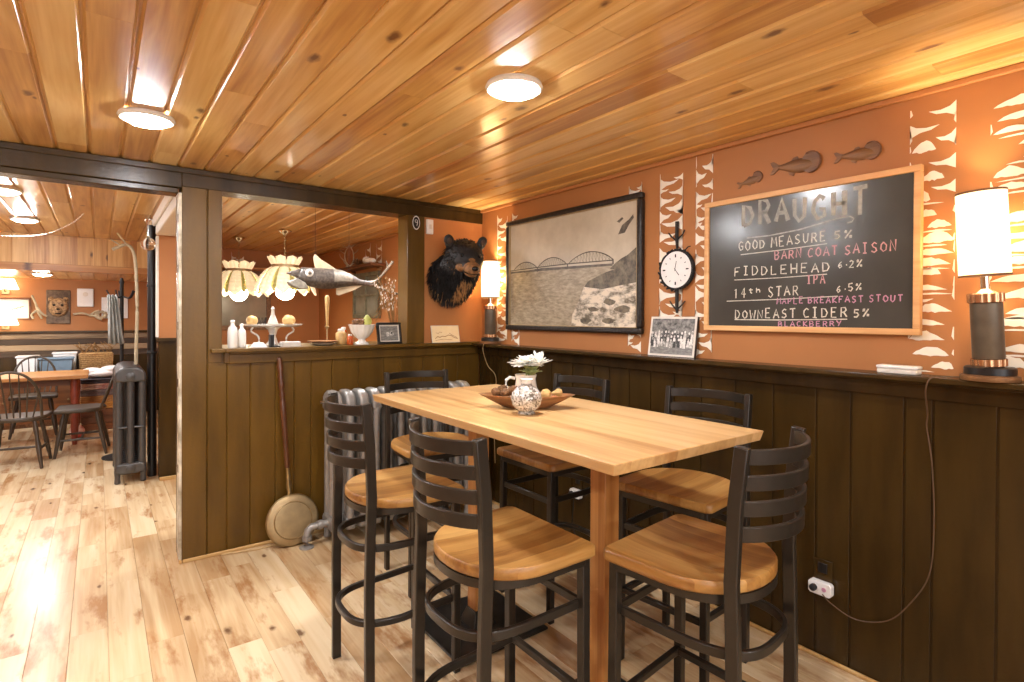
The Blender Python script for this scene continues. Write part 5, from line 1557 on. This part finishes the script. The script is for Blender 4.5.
bin_(-.43, 9.02, .33, .26, .17, M['bluebin'], 'blue-grey plastic storage bin on the bench beneath the plank boards', M['bluebin'])
bin_(-.72, 9.22, .20, .24, .19, M['white'], 'white lidded storage bin left of the blue one')
bin_(-.36, 9.30, .24, .16, .22, M['white'], 'white storage bin behind the blue one on the bench')
bk = tag(empty('wicker_basket', (-.03, 9.14, BT)), 'tan wicker basket with dried stems on the far bench', 'basket')
M['wicker'] = plain('wicker', (190, 152, 96), .7, c2=(140, 104, 58), vscale=60, bump=.5)
b = MB(); b.prism([(-.17, -.11), (.17, -.11), (.17, .11), (-.17, .11)], .0005, .235, top=1.06)
b.build('body', M['wicker'], bk, bevel=.02)
b = MB()
for k in range(9):
    z = .02 + k * .025; b.tube([(-.175 - .001 * k, -.115, z), (0, -.119, z), (.175 + .001 * k, -.115, z)], .006, 6)
b.build('weave', M['wicker'], bk)
b = MB()
for k in range(30):
    x = rg.uniform(-.15, .17); b.tube([(x, rg.uniform(-.05, .05), .236), (x + rg.uniform(-.06, .06), -.03, .30), (x + rg.uniform(-.12, .12), -.06, rg.uniform(.30, .38))], .004, 5)
b.build('dried_stems', M['straw'], bk)
# crate with a pile of folded blankets
cr = tag(empty('wooden_crate', (.03, 8.42, 0)), 'brown wooden crate on the floor under the folded blankets', 'crate')
for k in range(3):
    for (x0, x1, y0, y1) in ((-.20, .20, -.19, -.172), (-.20, .20, .172, .19), (-.20, -.182, -.1715, .1715), (.182, .20, -.1715, .1715)):
        pass
b = MB()
for k in range(3):
    z0 = .004 + .083 * k
    for (x0, x1, y0, y1) in ((-.20, .20, -.19, -.172), (-.20, .20, .172, .19), (-.20, -.182, -.1715, .1715), (.182, .20, -.1715, .1715)): b.box(x0, x1, y0, y1, z0, z0 + .078)
b.build('slats', M['crate'], cr)
b = MB()
for x in (-.181, .165):
    for y in (-.171, .155): b.box(x, x + .016, y, y + .016, .001, .248)
b.box(-.18, .18, -.171, .171, .002, .014)
b.build('corner_posts', M['crate'], cr)
def blanket(z, h, w, d, mat_, lab, dx=0):
    b = MB(); n = 3
    for k in range(n):
        zz = z + h * k / n
        prof_ = [(-w / 2 + .02, zz + .0008), (w / 2 - .01, zz + .0008), (w / 2, zz + h / n * .5), (w / 2 - .01, zz + h / n - .0004), (-w / 2 + .02, zz + h / n - .0004), (-w / 2, zz + h / n * .5)]
        b.prism(prof_, -d / 2 + .01 * (k % 2), d / 2, Matrix(((1, 0, 0, dx), (0, 0, 1, 0), (0, 1, 0, 0), (0, 0, 0, 1))))
    o = b.build('blanket', mat_, smooth=60, bevel=.012, seg=3); o.location = (.02, 8.42, 0)
    tag(o, lab, 'blanket', 'folded blankets on the crate')
for z, h, c, c2, lab in ((.250, .085, (206, 156, 82), (186, 130, 60), 'mustard folded blanket at the bottom of the stack'), (.337, .07, (196, 150, 92), (150, 100, 56), 'tan folded blanket second from the bottom'),
                         (.409, .075, (128, 116, 112), (96, 84, 84), 'grey folded blanket in the middle of the stack'), (.486, .07, (150, 70, 62), (196, 170, 150), 'red and cream folded blanket below the white linen'), (.558, .055, (70, 60, 62), (50, 42, 44), 'dark folded throw under the white linen')):
    blanket(z, h, .42 - .02 * rg.random(), .34, plain('blanket_cloth', c, .9, c2=c2, vscale=9, bump=.2), lab, rg.uniform(-.02, .02))
b = MB(); b.ell((0, 0, .055), (.20, .15, .055), None, 20, 12); b.ell((.09, .0, .10), (.11, .12, .045), None, 18, 10); b.ell((-.10, .0, .09), (.10, .12, .035), None, 18, 10)
single(b, 'linen_bundle', M['white'], 'bundle of rumpled white linen on top of the blanket stack', 'linen', (.03, 8.42, .6135))
b = MB(); b.ell((0, 0, .072), (.072, .072, .072), None, 20, 14)
bl = single(b, 'ball', plain('red_white_ball', (188, 40, 44), .4, c2=(236, 226, 220), vscale=9), 'red and white ball on the floor under the far table', 'ball', (-.20, 7.85, 0))
# far wall decorations
def wall_thing(name, x, z, lab, cat): return tag(empty(name, (x, YF, z)), lab, cat)
pl = wall_thing('carved_mask', -.434, 1.26, 'grey carved wooden animal mask plaque on the far orange wall', 'carving')
M['greywood'] = plain('weathered_grey_wood', (128, 108, 88), .8, c2=(86, 70, 56), vscale=22, bump=.4)
b = MB(); b.box(-.125, .125, -.03, -.001, 0, .45); b.build('plank', M['greywood'], pl, bevel=.01)
b = MB(); b.ell((0, -.045, .22), (.105, .05, .125)); b.ell((0, -.085, .18), (.045, .03, .045))
for s in (-1, 1): b.ell((s * .075, -.04, .325), (.032, .025, .035)); b.ell((s * .05, -.08, .255), (.03, .015, .018))
b.build('face', plain('tan_carved_face', (190, 154, 108), .6, c2=(110, 80, 54), vscale=45), pl, smooth=60)
b = MB()
for s in (-1, 1): b.ell((s * .042, -.095, .25), (.016, .01, .016)); 
b.ell((0, -.115, .195), (.02, .01, .014)); b.ell((0, -.095, .14), (.035, .012, .012))
b.build('features', M['nose'], pl, smooth=60)
th = wall_thing('alarm_panel', -.15, 1.49, 'white plastic alarm panel on the far wall right of the carved mask', 'panel')
b = MB(); b.box(-.09, .09, -.04, -.001, 0, .25); b.build('housing', M['white'], th, bevel=.012)
b = MB(); b.lathe([(.03, .0402), (.03, .044), (.022, .046)], 20, TR(0, 0, .17) @ Matrix.Rotation(PI / 2, 4, 'X')); b.build('speaker', M['paper'], th)
wp = wall_thing('framed_drawing', -.93, 1.31, 'pale framed drawing at the left photo edge on the far wall', 'picture')
b = MB()
for (x0, x1, z0, z1) in ((-.25, .22, 0, .022), (-.25, .22, .268, .29), (-.25, -.228, .0222, .2678), (.198, .22, .0222, .2678)): b.box(x0, x1, -.03, -.001, z0, z1)
b.build('frame', M['crate'], wp, bevel=.003)
b = MB(); b.box(-.2275, .1975, -.012, -.002, .0225, .2675); b.mi = 1
for k in range(3): b.tube([(.02 + .05 * k, -.0125, .12 + .02 * k), (.06 + .03 * k, -.0125, .15 + .01 * k), (.09 + .03 * k, -.0125, .135 + .02 * k)], .004, 5, up=(0, 1, 0))
b.build('drawing', [M['paper'], M['pewter']], wp, smooth=0)
sg = wall_thing('white_sign', .175, 1.335, 'plain white wall sign on the far wall beside the coat stand', 'sign')
b = MB(); b.box(-.15, .15, -.02, -.001, 0, .29); b.build('board', M['white'], sg, bevel=.004)
for i, (z, lab) in enumerate(((1.64, 'upper lit white sconce at the left photo edge'), (1.19, 'lower lit white lamp shade at the left photo edge'))):
    ss = wall_thing('wall_sconce', -.955, z, lab, 'sconce'); ss['group'] = 'sconces on the far wall'
    b = MB(); b.box(-.04, .04, -.02, -.001, .0, .12); b.build('back_plate', M['brass'], ss, bevel=.004)
    b = MB(); b.tube([(0, -.02, .05), (0, -.09, .04), (0, -.11, .07)], .008, 8); b.build('arm', M['brass'], ss)
    b = MB(); b.lathe([(.14, .06), (.095, .19)], 28, TR(0, -.15, 0), cap=False); o = b.build('lamp_shade', M['sconce'] if 'sconce' in M else M.setdefault('sconce', emit('lit_sconce_shade', (255, 240, 214), 3.0)), ss); sm = o.modifiers.new('t', 'SOLIDIFY'); sm.thickness = .002
b = MB()
for pts in (((-.70, -.05, 1.63), (-.66, -.06, 1.52), (-.64, -.06, 1.42), (-.60, -.05, 1.33)), ((-.66, -.06, 1.50), (-.60, -.08, 1.40), (-.55, -.06, 1.36)), ((-.65, -.06, 1.44), (-.70, -.08, 1.38), (-.68, -.08, 1.33))):
    b.tube(smooth_path(pts), .013, 8)
o = single(b, 'driftwood', M['fin'], 'white driftwood branch on the far wall left of the carved mask', 'driftwood', (0, YF, 0))
b = MB()
for pts in (((-.28, -.04, 1.39), (-.18, -.06, 1.40), (-.08, -.05, 1.37), (.0, -.06, 1.38)), ((-.10, -.05, 1.375), (-.05, -.08, 1.42), (.0, -.08, 1.44)), ((-.06, -.05, 1.375), (0, -.07, 1.33), (.03, -.07, 1.32))):
    b.tube(smooth_path(pts), .014, 8)
for k in range(9): b.ell((.02 + .05 * math.cos(k * .7), -.06, 1.385 + .04 * math.sin(k * .7)), (.028, .02, .02), None, 8, 6)
single(b, 'driftwood', M['fin'], 'white driftwood spray on the far wall between the mask and the sign', 'driftwood', (0, YF, 0))
# stove pipe, coat stand with towel, glass float, antler branch, bead garland
sp = tag(empty('stove_pipe', (.362, 5.63, 0)), 'black stove pipe rising to the ceiling behind the grey radiator', 'pipe')
b = MB(); b.lathe([(.034, .0005), (.034, H - .022)], 24); b.build('pipe', M['black'], sp)
b = MB(); b.lathe([(.036, H - .05), (.055, H - .012), (.055, H - .0215 + .018), (.036, H - .004)], 24, cap=False); b.build('ceiling_collar', M['chrome'], sp)
b = MB()
for z in (1.05, 1.62): b.lathe([(.0345, z), (.038, z + .004), (.038, z + .02), (.0345, z + .024)], 24, cap=False)
b.build('joint_bands', M['blackmatte'], sp)
gf = tag(empty('glass_float', (.315, 5.28, 1.95)), 'clear glass ball hanging in front of the black stove pipe', 'glass ball')
b = MB(); b.ell((0, 0, 0), (.052, .052, .052), None, 24, 16); b.build('ball', glass('clear_glass', (245, 248, 246)), gf, smooth=60)
b = MB(); b.tube([(0, 0, .053), (0, 0, H - 1.951)], .0015, 5); b.lathe([(.012, .05), (.012, .062), (.006, .066)], 12); b.build('hanger', M['chrome'], gf)
cst = tag(empty('coat_stand', (.175, 6.55, 0)), 'black coat stand with hooks between the radiator and the far wall', 'coat stand')
b = MB(); b.lathe([(.16, .0005), (.16, .015), (.03, .03), (.016, .06), (.016, 1.68), (.022, 1.70), (.010, 1.74)], 20); b.build('pole', M['blackmatte'], cst)
for k in range(5):
    a = 2 * PI * k / 5 + .5; b = MB(); b.tube(smooth_path([(.012 * math.cos(a), .012 * math.sin(a), 1.56), (.08 * math.cos(a), .08 * math.sin(a), 1.55), (.12 * math.cos(a), .12 * math.sin(a), 1.62)]), .007, 7); b.build('hook', M['blackmatte'], cst)
b = MB(); n = 14
rows = []
for zi, z in enumerate((1.545, 1.50, 1.35, 1.20, 1.09)):
    rows.append([b.bm.verts.new((-.06 + .13 * i / n * (.45 + .14 * zi) - .05, -.135 + .014 * math.sin(i * 1.7 + .3 * zi), z + .01 * math.sin(i))) for i in range(n + 1)])
fs = []
for a, c in zip(rows, rows[1:]):
    for i in range(n): fs.append(b.bm.faces.new((a[i], a[i + 1], c[i + 1], c[i])))
b._tag(fs); o = single(b, 'towel', plain('grey_towel', (158, 158, 152), .9, var=.08), 'grey towel hanging from the coat stand', 'towel', (.175, 6.55, .02), smooth=80)
sm = o.modifiers.new('t', 'SOLIDIFY'); sm.thickness = .008
b = MB()
b.tube(smooth_path([(.255, 5.75, 1.10), (.262, 5.74, 1.4), (.255, 5.74, 1.75), (.235, 5.73, 1.92), (.19, 5.72, 1.98), (.13, 5.71, 1.955), (.09, 5.70, 1.93)]), .013, 8)
b.tube(smooth_path([(.19, 5.72, 1.98), (.15, 5.70, 2.03), (.12, 5.69, 2.07)]), .007, 7); b.tube(smooth_path([(.15, 5.71, 1.965), (.11, 5.69, 1.99), (.08, 5.68, 2.01)]), .006, 7)
b.tube(smooth_path([(.255, 5.75, .955), (.255, 5.75, 1.02), (.255, 5.75, 1.10)]), .014, 8)
o = b.build('birch_branch', M['fin'], origin=(.255, 5.75, .955)); tag(o, 'pale forked branch standing on the grey radiator beside the stove pipe', 'branch')
b = MB(); pts = smooth_path([(-.10, 5.62, H - .003), (-.18, 5.80, 2.135), (-.36, 6.10, 2.065), (-.58, 6.35, 2.055), (-.80, 6.60, 2.085), (-1.1, 6.9, H - .003)], 14)
b.tube(pts, .002, 5)
acc = 0
for p, q in zip(pts, pts[1:]):
    acc += (q - p).length
    if acc > .03: b.ell(p, (.0065, .0065, .0065), None, 8, 6); acc = 0
tag(b.build('bead_garland', M['paper'], origin=pts[0]), 'string of pale beads swagged under the far room ceiling', 'garland')
b = MB(); b.box(.381, .3995, 5.455, 5.535, 1.195, 2.045); struct(b.build('trim_15', M['whitepaint'], bevel=.003))
